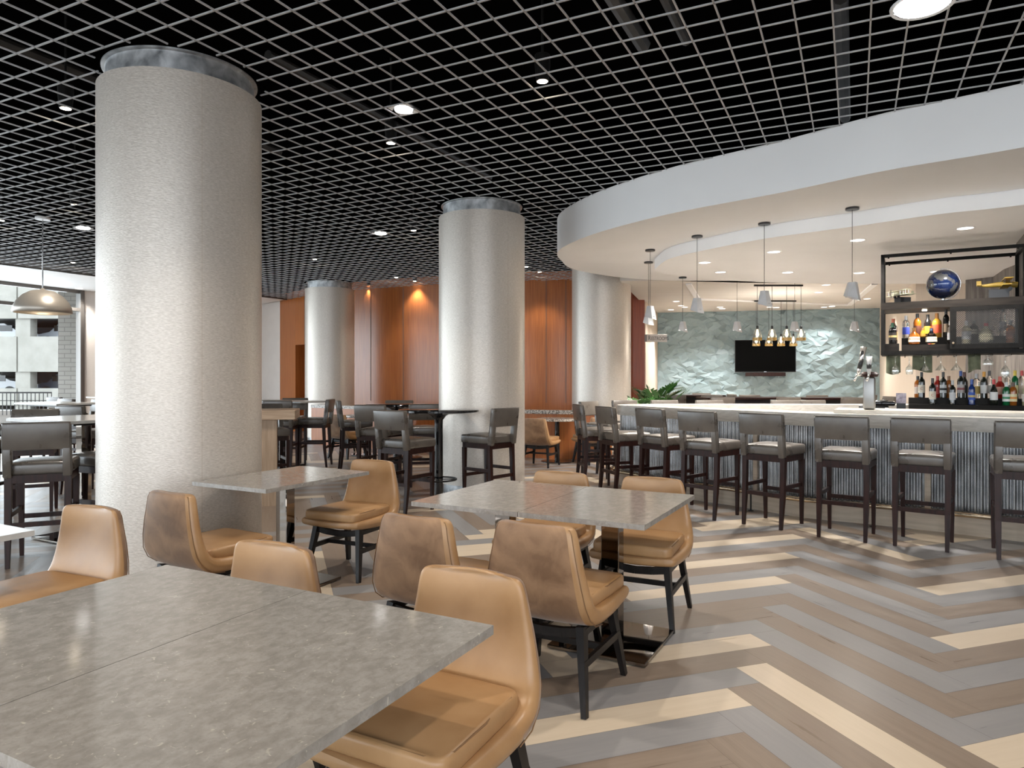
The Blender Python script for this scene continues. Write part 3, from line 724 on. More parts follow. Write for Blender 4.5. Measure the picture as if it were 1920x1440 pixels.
# ---------------------------------------------------------------- round black bar tables
def round_table(x, y, r, label):
    t = thing('bar_table', label, 'table', (x, y, 0), 0, 'round black bar tables')
    MB().lathe([(r-.03, 1.035), (r, 1.045), (r, 1.065), (r-.006, 1.07)], 64).build('table_top', M['blackgloss'], t, smooth=40)
    MB().lathe([(.05, .03), (.048, .9), (.05, .95), (.09, 1.0), (.16, 1.036)], 32).build('post', M['blackgloss'], t, smooth=50)
    MB().lathe([(.30, 0), (.30, .012), (.26, .022), (.055, .035)], 48).build('base_plate', M['black'], t, smooth=40)
    q = MB(); q.tube([(.2*math.cos(2*PI*i/40), .2*math.sin(2*PI*i/40), .27) for i in range(41)], .011, 8, caps=False)
    for a in (0, 90, 180, 270): q.bar((.05*math.cos(R(a)), .05*math.sin(R(a)), .27), (.2*math.cos(R(a)), .2*math.sin(R(a)), .27), .012, .012)
    q.build('foot_ring', M['black'], t, smooth=40); return t
round_table(-.84, 7.95, .46, 'round black bar table with a foot ring before the second column')
round_table(-1.62, 9.75, .44, 'round black bar table half hidden behind the nearer stools')
gr = 'bar stools around the black bar tables'
stool(-1.13, 7.47, 57, 'dark taupe bar stool facing away, in front of the round black table', gr)
stool(-.28, 8.02, 140, 'taupe bar stool turned toward the black table, against the second column', gr)
stool(-2.42, 10.75, 18, 'taupe bar stool seen from its side, beyond the tan chair by the small table', gr)
stool(-1.72, 9.05, 72, 'taupe bar stool with its back just behind the dark stool of the round table', gr)
stool(-1.18, 9.35, 100, 'grey taupe bar stool whose back shows above the edge of the black table', gr)
stool(-1.78, 10.55, -95, 'taupe bar stool across the hidden black table, only its top edge showing', gr)

# ---------------------------------------------------------------- oak community table and stools beside it
t = thing('community_table', 'high oak table with thick top half hidden behind the massive column', 'table', (0,0,0))
oa = dxy(-28); oc = at(553, 786, .97); 
def orot(m_): return Matrix.Translation((oc.x, oc.y, 0)) @ Matrix.Rotation(R(12), 4, 'Z')
MB().box(-1.5, 0, 0, .6, .965, 1.07, bev=.004, seg=1, mat=orot(0)).build('table_top', M['oak_h'], t)
MB().box(-.75, -.20, .06, .12, 0, .965, mat=orot(0)).build('leg_panel', M['oak'], t); MB().box(-1.45, -1.30, .06, .54, 0, .965, mat=orot(0)).build('leg_panel', M['oak'], t)
go = 'bar stools near the oak table'
stool(-3.24, 11.35, 182, 'taupe bar stool in side view before the far column, facing the window', go)
stool(-3.78, 11.9, -85, 'bar stool with a brown back, topmost edge above the oak table', go)
stool(-3.62, 10.9, 95, 'dark backed bar stool just behind the oak table end', go)
stool(-3.15, 9.0, -60, 'bar stool with pale sheen on its back, tucked against the oak table end', go)
t = thing('high_table', 'thin grey high table top between the oak table and the far column', 'table', (-3.75, 11.35, 0), -28)
MB().box(-.72, .72, -.33, .33, 1.045, 1.07, bev=.003, seg=1).build('table_top', M['stone_edge'], t); MB().lathe([(.04,.02),(.04,1.045)], 20).build('post', M['black'], t); MB().box(-.25,.25,-.25,.25,0,.02).build('base_plate', M['black'], t)

# ---------------------------------------------------------------- high tables by the window
def high_table(x, y, w, d, ang, label):
    t = thing('high_table', label, 'table', (x, y, 0), ang, 'pale high tables by the window')
    MB().box(-w/2, w/2, -d/2, d/2, 1.042, 1.07, bev=.003, seg=1).build('table_top', M['white_top'], t)
    MB().box(-w*.35, w*.35, -d*.35, d*.35, 1.02, 1.042).build('mounting_plate', M['black'], t)
    MB().box(-.045, .045, -.045, .045, .02, 1.03, bev=.004, seg=1).build('post', M['chrome'], t)
    MB().box(-.29, .29, -.29, .29, .004, .024, bev=.003, seg=1).build('base_plate', M['chrome'], t); return t
high_table(-3.86, 6.25, .95, .80, -28, 'pale high table behind the dark bar stool at the frame edge')
high_table(-6.75, 10.35, 1.1, .7, -28, 'pale high table in the middle row before the window')
high_table(-7.75, 13.9, 1.4, .75, -28, 'dark edged high table nearest the cream wall beside the column')
gw = 'bar stools at the high tables by the window'
stool(-3.69, 5.47, 114, 'dark bar stool seen from behind at the frame edge, largest of the window side stools', gw)
stool(-3.50, 5.98, 160, 'bar stool half hidden by the massive column, only its seat showing', gw)
stool(-5.05, 7.3, -62, 'bar stool across the pale high table, its padded top edge just above the table', gw)
stool(-5.3, 8.7, 72, 'brown backed bar stool beside the massive column, before the middle high table', gw)
stool(-7.5, 9.7, 62, 'bar stool with grey back seen over the middle high table', gw)
stool(-7.6, 11.4, -118, 'bar stool with its seat toward the railing, far side of the middle high table', gw)
stool(-6.85, 11.1, -118, 'bar stool on the far side of the middle high table, toward the cream wall', gw)
stool(-8.3, 13.0, 62, 'bar stool at the farthest high table before the cream wall', gw)
stool(-5.6, 7.4, 5, 'bar stool at the frame edge with a pale rim on its back', gw)

# ---------------------------------------------------------------- granite tables with tan chairs at the partition
def granite_table(x, y, r, label):
    t = thing('granite_table', label, 'table', (x, y, 0), 0, 'granite topped tables at the partition')
    MB().lathe([(r-.004,.705),(r,.71),(r,.74),(r-.004,.745)], 48).build('table_top', M['granite'], t, smooth=40)
    MB().lathe([(.28,0),(.28,.015),(.045,.03),(.04,.705)], 24).build('pedestal', M['blackgloss'], t, smooth=30); return t
gf = 'tan chairs at the granite tables by the partition'
granite_table(.78, 11.95, .36, 'round granite table between tan chairs left of the pale column behind the bar')
granite_table(-2.75, 13.05, .40, 'round granite table by the partition beyond the side view bar stool')
granite_table(-1.9, 12.55, .38, 'round granite table partly behind the grey backed bar stools')
tan(.47, 11.35, 65, 'small looking tan chair seen from behind at the granite table beside the second column', gf)
tan(1.36, 11.75, 118, 'tan chair at the granite table cut by the pale column behind the bar', gf)
tan(-3.25, 13.35, 20, 'tan chair facing the partition tables, right of the far column', gf)
tan(-2.98, 12.55, 60, 'tan chair seen from behind, between the side view stool and the stool beside it', gf)
tan(-2.2, 13.3, 190, 'tan chair glimpsed past the bar stool backs near the partition', gf)

# ---------------------------------------------------------------- the bar
edge_px = [(1823,809.7),(1644,803),(1500,798),(1377,791),(1268,785.6)]
be = [Vector((6.6, 4.2)), Vector((5.4, 5.15))]+[at(x, y, .94) for x, y in edge_px]+[Vector((1.60, 8.98)), Vector((1.44, 9.25)), Vector((1.46, 9.5)), Vector((1.68, 9.72)), Vector((2.3, 9.84)), Vector((3.4, 9.85)), Vector((4.6, 9.8)), Vector((5.9, 9.7))]
BE = spline(be, 7)
def inset(pts, d):
    out = []
    for i, p in enumerate(pts):
        t_ = (pts[min(i+1, len(pts)-1)]-pts[max(i-1, 0)]).normalized(); out.append(p+Vector((t_.y, -t_.x))*d)
    return out
def ribbon(outer, inner, z0, z1):
    m = MB(); n = len(outer)
    m.v = [(*p, z0) for p in outer]+[(*p, z1) for p in outer]+[(*p, z0) for p in inner]+[(*p, z1) for p in inner]
    for i in range(n-1):
        m.f += [(i+1, i, n+i, n+i+1), (n+i+1, n+i, 3*n+i, 3*n+i+1), (2*n+i, 2*n+i+1, 3*n+i+1, 3*n+i), (i, i+1, 2*n+i+1, 2*n+i)]; m.m += [0]*4
    m.f += [(0, n, 3*n, 2*n), (n-1, 3*n-1, 4*n-1, 2*n-1)]; m.m += [0, 0]; return m
bar = thing('bar_counter', 'long curved bar with cream stone top and corrugated metal front', 'bar counter', (0,0,0))
IN = inset(BE, .42)
ribbon(BE, IN, .94, 1.07).build('counter_top', M['marble'], bar, smooth=30)
# corrugated front
core = inset(BE, .05); L_ = [0]
for i in range(1, len(core)): L_.append(L_[-1]+(core[i]-core[i-1]).length)
def along(poly, L_, s):
    for i in range(1, len(poly)):
        if s <= L_[i]: t_ = (s-L_[i-1])/(L_[i]-L_[i-1]); d = (poly[i]-poly[i-1]).normalized(); return poly[i-1].lerp(poly[i], t_), d
    return poly[-1], (poly[-1]-poly[-2]).normalized()
m = MB(); step = .006; N_ = int(L_[-1]/step); vs = []
for i in range(N_+1):
    p, d = along(core, L_, i*step); o = math.sin(i*step*2*PI/.048)*.013; q = p+Vector((-d.y, d.x))*o; vs += [(q.x, q.y, .20), (q.x, q.y, .94)]
m.add(vs, [(2*i+2, 2*i, 2*i+1, 2*i+3) for i in range(N_)]); m.build('corrugated_front', M['corr'], bar, smooth=True)
c2 = inset(BE, .09); c3 = inset(BE, .38); ribbon(c2, c3, .02, .94).build('bar_body', M['shelfwood'], bar)
k1 = inset(BE, .015); k2_ = inset(BE, .10); ribbon(k1, k2_, 0, .205).build('kickboard', M['kick'], bar, smooth=30)
rl_ = inset(BE, -.085); rr_ = MB(); rr_.tube([(p.x, p.y, .20) for p in rl_[3:-10]], .024, 12); rr_.build('foot_rail', M['brass'], bar, smooth=True)
LR = [0]
for i in range(1, len(rl_)): LR.append(LR[-1]+(rl_[i]-rl_[i-1]).length)
s = 1.55
while s < LR[-1]*.55:
    p, d = along(rl_, LR, s); n_ = Vector((d.y, -d.x)); b = MB(); b.tube([(p.x, p.y, 0), (p.x, p.y, .18)], .009, 8); b.tube([(p.x, p.y, 0), (p.x, p.y, .006)], .03, 12); b.build('rail_post', M['blackwood'], bar, smooth=40); s += 1.22
for s in (1.93, 3.55, 5.2):
    p, d = along(core, L_, s); n_ = Vector((-d.y, d.x)); b = MB(); q = p+n_*.006; b.bar((q.x, q.y, .205), (q.x, q.y, .94), .05, .03, up=(n_.x, n_.y, 0)); b.build('wood_strip', M['kick'], bar)
# service counter inside the bar
sv = thing('service_counter', 'raised cream service counter inside the bar carrying the beer tower', 'counter', (0,0,0))
sa = dxy(-29.4); sn = dxy(60.6); s0 = at(1566, 775, 1.075)+Vector((.05, .14))
def sp(a_, b_): p = s0+sa*a_+sn*b_; return (p.x, p.y)
MB().prism([sp(0,0), sp(2.6,0), sp(2.6,.62), sp(0,.62)], 1.071, 1.105).build('counter_top', M['marble'], sv)
MB().prism([sp(.05,.30), sp(2.6,.30), sp(2.6,.58), sp(.05,.58)], 0, 1.071).build('body', M['shelfwood'], sv)
# beer tower
bt = at(1630, 768, 1.105)
t = thing('beer_tower', 'brushed steel beer tower with two tap handles on the service counter', 'beer tower', (bt.x, bt.y, 1.105), -29)
MB().box(-.055, .055, -.045, .045, 0, .335, bev=.02, seg=3).build('tower_body', M['steel'], t, smooth=40)
m = MB(); m.lathe([(.01,.33),(.06,.335),(.07,.36),(.05,.385),(.01,.39)], 20, sx=1.25, sy=.8); m.build('tower_cap', M['espresso'], t, smooth=40)
for i, (x, lean, hh) in enumerate(((-.1, -.035, .27), (.0, 0, .17))):
    m = MB(); m.tube([(x*.5, -.04, .36), (x, -.09, .352), (x+lean*.2, -.095, .36), (x+lean*.4-.02, -.11, .29)], .011, 8); m.build('tap', M['chrome2'], t, smooth=True)
    h = MB(); h.tube([(x, -.09, .355), (x-lean*.3, -.09, .40), (x-lean, -.09, .37+hh*.6), (x-lean*1.5, -.09, .37+hh)], .02, 10, r_list=[.012, .02, .022, .03]); hd = h.build('tap_handle', M['chrome2'] if i == 0 else M['pend'], t, smooth=True)
    e = MB(); e.tube([(x-lean*.3, -.0905, .415), (x-lean, -.091, .37+hh*.55)], .0205, 10, r_list=[.0215, .0235]); e.build('handle_band', M['black'], hd, smooth=True)
# shelf tiers with bottles behind
tr = thing('bottle_riser', 'stepped dark riser holding the bar bottles', 'shelf', (0,0,0))
r0 = at(1718, 757, 1.12)+sn*.02
def rp(a_, b_): p = r0+sa*a_+sn*b_; return (p.x, p.y)
MB().prism([rp(-.08,-.06), rp(1.65,-.06), rp(1.65,.10), rp(-.08,.10)], .90, 1.115).build('lower_step', M['shelfwood'], tr)
MB().prism([rp(-.08,.10), rp(1.65,.10), rp(1.65,.27), rp(-.08,.27)], .90, 1.19).build('upper_step', M['shelfwood'], tr)
bk = thing('back_counter', 'dark counter below the stepped bottle riser', 'counter', (0,0,0)); MB().prism([rp(-.6,-.28), rp(1.75,-.28), rp(1.75,.3), rp(-.6,.3)], .02, .899).build('body', M['shelfwood'], bk)

# ---------------------------------------------------------------- bottles
def txt_obj(name, cu):
    tmp = bpy.data.objects.new('tmp_text', cu); C.objects.link(tmp); bpy.context.view_layer.update()
    me = bpy.data.meshes.new_from_object(tmp.evaluated_get(bpy.context.evaluated_depsgraph_get())); bpy.data.objects.remove(tmp)
    if not me.materials: me.materials.append(M['black'])
    return bpy.data.objects.new(name, me)
BK = {}
def bottle_mats(kind):
    if kind in BK: return BK[kind]
    col = {'wine': (.012,.014,.010), 'amber': (.42,.12,.015), 'clear': (.75,.78,.76), 'blue': (.015,.05,.25), 'green': (.01,.16,.05), 'gold': (.62,.33,.04), 'black': (.01,.01,.01), 'red': (.42,.03,.02), 'pale': (.62,.56,.36)}[kind]
    if kind == 'clear': m = glass('bottle_clear_glass')
    elif kind in ('wine', 'black'): m = mat('bottle_%s_glass' % kind, col, .06, coat=.6)
    else: m = mat('bottle_%s_glass' % kind, col, .05, trans=.35, coat=.4, ior=1.4)
    BK[kind] = m; return m
LM = {}
def flat(col, rough=.6):
    k = (col, rough)
    if k not in LM: LM[k] = mat('printed_paper', col, rough)
    return LM[k]
shape = {
 'wine': [(.033,0),(.0365,.004),(.0365,.19),(.033,.215),(.018,.235),(.014,.25),(.0135,.30),(.0145,.302),(.0145,.308)],
 'burgundy': [(.037,0),(.040,.004),(.040,.14),(.036,.17),(.022,.21),(.0145,.24),(.0135,.295),(.0145,.30)],
 'liquor': [(.036,0),(.038,.004),(.038,.17),(.034,.19),(.016,.215),(.014,.25),(.015,.26)],
 'square': [(.040,0),(.042,.004),(.042,.15),(.036,.17),(.017,.19),(.015,.23),(.016,.24)],
 'squat': [(.03,0),(.052,.01),(.058,.06),(.048,.11),(.020,.14),(.016,.17),(.017,.18)],
 'tall': [(.030,0),(.032,.004),(.032,.22),(.027,.24),(.014,.26),(.013,.31),(.014,.32)]}
def bottle(p, z, sh, glassk, labelcol, capcol, text, group, letter=None, sc=1.0, band=None, face=0):
    prof = [(r*sc, q*sc) for r, q in shape[sh]]; H = prof[-1][1]; Rm = max(r for r, q in prof)
    t = thing('wine_bottle' if sh in ('wine', 'burgundy') else 'liquor_bottle', text, 'bottle', (p[0], p[1], z), face, group)
    MB().lathe(prof, 20).build('bottle_glass', bottle_mats(glassk), t, smooth=40)
    z0, z1 = (.06, .155) if sh in ('wine', 'burgundy', 'tall') else ((.045, .13) if sh != 'squat' else (.03, .085)); z0 *= sc; z1 *= sc
    m = MB(); n = 16; vs = []
    for j in range(n+1):
        a = R(-170+160*j/n)
        for zz_ in (z0, z1):
            rr2 = Rm+.0008
            if sh == 'squat': rr2 = (.0578 if zz_ == z0 else .0548)*sc+.001
            vs.append((math.cos(a)*rr2, math.sin(a)*rr2, zz_))
    m.add(vs, [(2*i, 2*i+2, 2*i+3, 2*i+1) for i in range(n)]); lo = m.build('paper_label', flat(labelcol), t, smooth=True)
    if band:
        m = MB(); vs = []
        for j in range(n+1):
            a = R(-160+140*j/n)
            for zz_ in (z0+(z1-z0)*.35, z0+(z1-z0)*.62): rr2 = Rm+.0014; vs.append((math.cos(a)*rr2, math.sin(a)*rr2, zz_))
        m.add(vs, [(2*i, 2*i+2, 2*i+3, 2*i+1) for i in range(n)]); m.build('label_band', flat(band), lo, smooth=True)
    if letter:
        cu = bpy.data.curves.new('letter', 'FONT'); cu.body = letter; cu.size = .042*sc; cu.extrude = .0004; cu.align_x = 'CENTER'; cu.materials.append(flat((.45,.12,.05)))
        o = txt_obj('label_letter', cu); C.objects.link(o); o.parent = lo; o.location = (0, -Rm-.0018, z0+.035*sc); o.rotation_euler = (PI/2, 0, 0)
    MB().lathe([(prof[-1][0]+.0012, H-.055*sc), (prof[-1][0]+.0012, H+.004), (prof[-1][0]*.7, H+.006)], 14).build('cap', flat(capcol, .35), t, smooth=40)
    return t
gl = 'wine and spirit bottles on the stepped riser'
def riser_bottle(px, row, *a, **k):
    z = 1.115 if row == 0 else 1.19; off = -.01+.0 if row == 0 else (.225 if px in (1721, 1758, 1779, 1808, 1831, 1855, 1889) else .142)
    # solve the point of the row seen at column px
    kx = (px-960)/FPX; b0 = r0+sn*(off+(.03 if row == 0 else 0)); s_ = (kx*b0.y-b0.x)/(sa.x-kx*sa.y); p = b0+sa*s_
    face = math.degrees(math.atan2(p.y, p.x))-90
    return bottle(p, z+.001, *a, gl, face=face, **k)
CR = (.72,.66,.54); WH = (.78,.77,.74)
riser_bottle(1728, 1, 'wine', 'wine', CR, (.02,.02,.02), 'dark wine bottle with a cream label lettered C on the upper step', letter='C')
riser_bottle(1721, 1, 'liquor', 'amber', (.5,.42,.36), (.03,.03,.03), 'amber bottle with a black pourer at the end of the upper step')
riser_bottle(1748.5, 0, 'wine', 'wine', CR, (.03,.02,.02), 'dark wine bottle with a cream label lettered C standing on the lower step', letter='C')
riser_bottle(1758, 1, 'liquor', 'red', (.6,.1,.08), (.55,.05,.04), 'small red bottle behind the lower cream labelled one')
riser_bottle(1768.5, 1, 'wine', 'wine', (.75,.75,.74), (.05,.045,.04), 'dark wine bottle with a white label crossed by black bands', band=(.03,.03,.03))
riser_bottle(1779, 1, 'liquor', 'amber', (.35,.14,.04), (.25,.12,.05), 'amber bottle with a brown cork between two dark wine bottles')
riser_bottle(1786, 0, 'wine', 'wine', (.62,.62,.62), (.55,.55,.53), 'slim dark bottle with a silver capsule and narrow pale label', sc=.92)
riser_bottle(1801.5, 1, 'wine', 'wine', (.55,.50,.47), (.03,.08,.3), 'dark wine bottle with a blue capsule and a picture label', band=(.35,.12,.12), sc=1.04)
riser_bottle(1808, 1, 'wine', 'wine', (.02,.02,.02), (.10,.03,.02), 'dark wine bottle with a maroon capsule hidden behind the blue capped one')
riser_bottle(1822, 0, 'wine', 'blue', (.04,.10,.42), (.04,.10,.38), 'blue bottle with a blue label and gold crest on the lower step', band=(.65,.5,.2), sc=.95)
riser_bottle(1831, 1, 'liquor', 'clear', (.6,.42,.12), (.5,.5,.5), 'clear bottle with a golden label behind the blue bottle', sc=1.1)
riser_bottle(1845, 1, 'wine', 'wine', WH, (.75,.36,.05), 'dark wine bottle with an orange capsule and white label')
riser_bottle(1855, 1, 'tall', 'clear', (.7,.68,.6), (.05,.05,.05), 'clear tall bottle with a dark cap beside the orange capped wine')
riser_bottle(1863.5, 0, 'burgundy', 'wine', WH, (.55,.03,.03), 'broad dark wine bottle with a red capsule on the lower step', sc=.98)
riser_bottle(1875, 1, 'square', 'red', (.7,.4,.3), (.6,.12,.08), 'orange red bottle with a red cap', sc=1.05)
riser_bottle(1887, 0, 'liquor', 'green', WH, (.75,.75,.75), 'green bottle with a white label and white cap', band=(.03,.25,.1))
riser_bottle(1899.5, 0, 'liquor', 'amber', (.78,.7,.42), (.10,.05,.03), 'amber bottle with a dark stopper and yellow label', band=(.7,.25,.05))
riser_bottle(1903, 1, 'tall', 'green', (.65,.6,.3), (.75,.55,.05), 'tall green bottle with a yellow cap at the back of the riser')
riser_bottle(1889, 1, 'tall', 'clear', (.7,.7,.7), (.7,.7,.7), 'tall clear bottle at the back behind the green one')
riser_bottle(1916, 1, 'tall', 'clear', (.72,.62,.5), (.55,.05,.05), 'tall clear bottle with a red cap at the frame edge')
riser_bottle(1924, 0, 'liquor', 'pale', (.7,.66,.6), (.7,.7,.68), 'pale bottle cut by the frame edge')

# ---------------------------------------------------------------- hanging shelf cabinet
HA = -29.4; h0 = Vector(((1655-960)/FPX*8.0, 8.0)); HL = 1.33; HD = .58
cab = thing('hanging_cabinet', 'dark steel framed cabinet hanging over the bar with bottles inside', 'cabinet', (h0.x, h0.y, 0), HA)
zb, zs, zt = 1.705, 2.265, 2.85
f = MB(); w = .035
for x in (0, HL):
    for y in (0, HD): f.box(x-w/2, x+w/2, y-w/2, y+w/2, zb, zt)
for z in (zt-w/2, zb+w/2):
    for y in (0, HD): f.box(-w/2, HL+w/2, y-w/2, y+w/2, z-w/2, z+w/2)
    for x in (0, HL): f.box(x-w/2, x+w/2, 0, HD, z-w/2, z+w/2)
for x in (.06, HL/2, HL-.06):
    for y in (0, HD): f.tube([(x, y, zt-w-.012), (x, y, zt)], .009, 8)
f.build('steel_frame', M['frame'], cab)
MB().box(-w/2-.001, HL+w/2+.001, -w/2-.001, HD+w/2, zs-.05, zs+.03).build('upper_shelf', M['shelfwood'], cab)
MB().box(-w/2-.001, HL+w/2+.001, -w/2-.001, HD+w/2, zb-.01, zb+.035).build('lower_shelf', M['frame'], cab)
bx = MB()
bx.box(.02, .165, .04, .34, zb+.036, zb+.12); bx.box(.19, HL-.05, .22, .40, zb+.036, zb+.19); bx.box(.19, HL-.05, .06, .22, zb+.036, zb+.105); bx.build('riser', M['shelfwood'], cab)
m = MB(); dx0, dx1 = HL*.515, HL-.02
m.box(dx0-.03, dx1, -.045, -.02, zb+.045, zb+.095); m.box(dx0-.03, dx1, -.045, -.02, zs-.10, zs-.055); m.box(dx0-.03, dx0+.03, -.045, -.02, zb+.095, zs-.1); m.box(dx1-.04, dx1, -.045, -.02, zb+.095, zs-.1)
door = m.build('sliding_door', M['frame'], cab)
m = MB(); m.add([(dx0, -.032, zb+.09), (dx1-.03, -.032, zb+.09), (dx1-.03, -.032, zs-.095), (dx0, -.032, zs-.095)], [(0,1,2,3)]); m.build('perforated_panel', M['perf'], door, uv=[0,0,.7,0,.7,.42,0,.42])
m = MB(); m.lathe([(.002,0),(.012,.002),(.012,.01),(.004,.014)], 14); kn = m.build('knob', M['brass'], door, smooth=40); kn.location = (dx0+.0, -.046, zb+.11); kn.rotation_euler = (PI/2, 0, 0)
m = MB(); m.lathe([(.025, 0), (.022, .012)], 20); pk = m.build('puck_light', M['glow_warm'], cab); pk.location = (.42, .2, zs-.063)
def cabp(x, y, z): v = Matrix.Rotation(R(HA), 3, 'Z') @ Vector((x, y, 0)); return Vector((h0.x+v.x, h0.y+v.y, z))
pl = cabp(.42, .2, zs-.08); light('cabinet_lamp', 'SPOT', pl, 7, WARM, (0,0,0), spot_size=R(150), spot_blend=.8, shadow_soft_size=.03)
gc = 'bottles inside the hanging cabinet'
def cb(x, y, z, *a, **k):
    p = cabp(x, y, 0); return bottle((p.x, p.y), z+.001, *a, gc, face=math.degrees(math.atan2(p.y, p.x))-90, **k)
z1_, z2_, z3_ = zb+.12, zb+.19, zb+.105
cb(.10, .12, z1_, 'square', 'black', (.02,.012,.01), (.03,.1,.05), 'dark round bottle with a gold seal on the separate low block', band=(.5,.36,.14))
cb(.105, .27, z1_, 'liquor', 'clear', (.7,.5,.2), (.5,.12,.05), 'clear bottle with a red stopper behind the gold sealed one', sc=1.15)
cb(.235, .30, z2_, 'liquor', 'clear', (.05,.08,.45), (.75,.75,.75), 'clear bottle with a square blue label in the hanging cabinet')
cb(.315, .14, z3_, 'squat', 'amber', (.72,.62,.45), (.35,.18,.05), 'round amber flask bottle with a cream label at the cabinet front', sc=1.05)
cb(.35, .31, z2_, 'liquor', 'amber', (.10,.03,.02), (.02,.02,.02), 'amber whisky bottle with a dark slanted label', sc=1.08)
cb(.405, .30, z2_, 'squat', 'gold', (.6,.35,.05), (.3,.15,.05), 'short gold bottle between the whisky bottles', sc=.6)
cb(.455, .31, z2_, 'liquor', 'black', (.70,.50,.05), (.02,.02,.02), 'dark bottle with a bright yellow label in the cabinet', sc=1.02)
cb(.485, .14, z3_, 'squat', 'clear', (.65,.58,.42), (.15,.2,.35), 'clear flask shaped bottle with a cream label at the cabinet front', sc=1.0)
cb(.545, .31, z2_, 'square', 'gold', (.62,.08,.03), (.45,.2,.05), 'square golden bottle with a slanted red label', sc=1.15)
cb(.635, .31, z2_, 'tall', 'black', (.2,.15,.1), (.02,.02,.02), 'tall black bottle beside the mesh door edge')
cb(.665, .14, z3_, 'tall', 'clear', (.6,.6,.62), (.6,.6,.6), 'slim clear bottle partly behind the mesh door edge', sc=.8)
cb(.82, .14, z3_, 'square', 'pale', (.5,.5,.5), (.7,.7,.7), 'clear decanter with amber spirit behind the mesh', sc=1.05)
cb(.90, .30, z2_, 'squat', 'black', (.5,.45,.35), (.05,.05,.05), 'dark round bottle behind the mesh beside the decanter', sc=.95)
cb(1.0, .13, z3_, 'squat', 'pale', (.62,.55,.35), (.65,.05,.06), 'long necked bottle with a red stopper behind the mesh', sc=1.2)
cb(1.17, .31, z2_, 'tall', 'clear', (.6,.6,.6), (.6,.6,.6), 'tall clear bottle at the far end behind the mesh')
cb(1.22, .14, z3_, 'square', 'amber', (.4,.15,.08), (.4,.4,.4), 'short bottle with reddish liquor behind the mesh end')
# globe and model planes on the upper shelf
zsh = zs+.031
p = cabp(.60, .22, zsh)
t = thing('globe', 'dark blue desk globe with grey continents on the cabinet top', 'globe', p, 0)
gm = noise_mat('globe_map', (.0025,.008,.035), (.05,.05,.05), 7, 4, rough=.12, lo=.52, hi=.56, coat=.6, coords='Object')
m = MB(); prof = [(math.sin(PI*i/24)*.165+.0001, .20-math.cos(PI*i/24)*.165) for i in range(25)]; m.lathe(prof, 40, cap=False); m.build('sphere', gm, t, smooth=True)
q = MB(); q.tube([(.178*math.cos(R(a)), 0, .20+.178*math.sin(R(a))) for a in range(-100, 101, 10)], .005, 6); mo = q.build('meridian_arc', M['chrome2'], t, smooth=True); mo.rotation_euler = (0,0,R(-15))
MB().lathe([(.09,0),(.09,.008),(.02,.016),(.02,.035)], 24).build('foot', M['chrome2'], t, smooth=40)
def biplane(pos, rz, sc, colr, boxw, label):
    t = thing('model_biplane', label, 'model plane', pos, rz); t.scale = (sc, sc, sc)
    MB().box(-boxw/2, boxw/2, -.06, .06, 0, .09).build('stand_block', M['black'], t)
    m = MB(); m.tube([(-.15,0,.13), (-.10,0,.135), (0,0,.14), (.10,0,.135), (.17,0,.14)], .02, 10, r_list=[.026,.03,.026,.016,.006]); m.build('fuselage', colr, t, smooth=40)
    m = MB(); m.box(-.09, -.02, -.20, .20, .118, .124); m.box(-.10, -.03, -.20, .20, .178, .184); m.build('wing', colr, t)
    m = MB()
    for yy in (-.16, -.06, .06, .16):
        for xx in (-.085, -.035): m.tube([(xx, yy, .122), (xx-.005, yy, .18)], .0025, 5)
    m.build('strut', M['chrome2'], t)
    m = MB(); m.box(.13, .17, -.06, .06, .138, .142); m.box(.135, .175, -.002, .002, .14, .185); m.build('tail', colr, t)
    m = MB(); m.box(-.184, -.180, -.004, .004, .08, .19); m.build('propeller', M['black'], t)
    for yy in (-.035, .035): m = MB(); m.tube([(-.09, yy-.006, .095), (-.09, yy+.006, .095)], .018, 12); m.build('wheel', M['black'], t)
yel = mat('yellow_doped_fabric', (.30,.19,.025), .5); crm = mat('cream_doped_fabric', (.50,.47,.33), .5)
p = cabp(.20, .25, zsh); biplane(p, 10, .85, crm, .16, 'small cream model biplane on a dark block at the cabinet end')
p = cabp(1.12, .22, zsh); biplane(p, 150, 1.15, yel, .16, 'yellow model biplane on a dark block beside the globe')
# stemware and cloths under the cabinet
gg = 'stemmed glasses hanging under the cabinet'
def under(px, d=.12):
    kx = (px-960)/FPX; b0 = Vector(cabp(0, d, 0)[:2]); a_ = dxy(HA); s_ = (kx*b0.y-b0.x)/(a_.x-kx*a_.y); return b0+a_*s_
gp = {'wine': [(.034,0),(.034,-.003),(.004,-.006),(.0035,-.085),(.012,-.095),(.034,-.125),(.038,-.155),(.031,-.195)], 'martini': [(.036,0),(.036,-.003),(.004,-.006),(.0035,-.075),(.006,-.085),(.055,-.155)], 'coupe': [(.034,0),(.034,-.003),(.004,-.006),(.0035,-.03),(.03,-.045),(.05,-.075),(.046,-.10)]}
rk = MB()
for i in range(8): x = .06+i*.165; rk.box(x-.004, x+.004, .02, .5, zb-.032, zb-.028); rk.box(x-.002, x+.002, .02, .026, zb-.03, zb-.008); rk.box(x-.002, x+.002, .49, .496, zb-.03, zb-.008)
rk.build('glass_rack', M['frame'], cab)
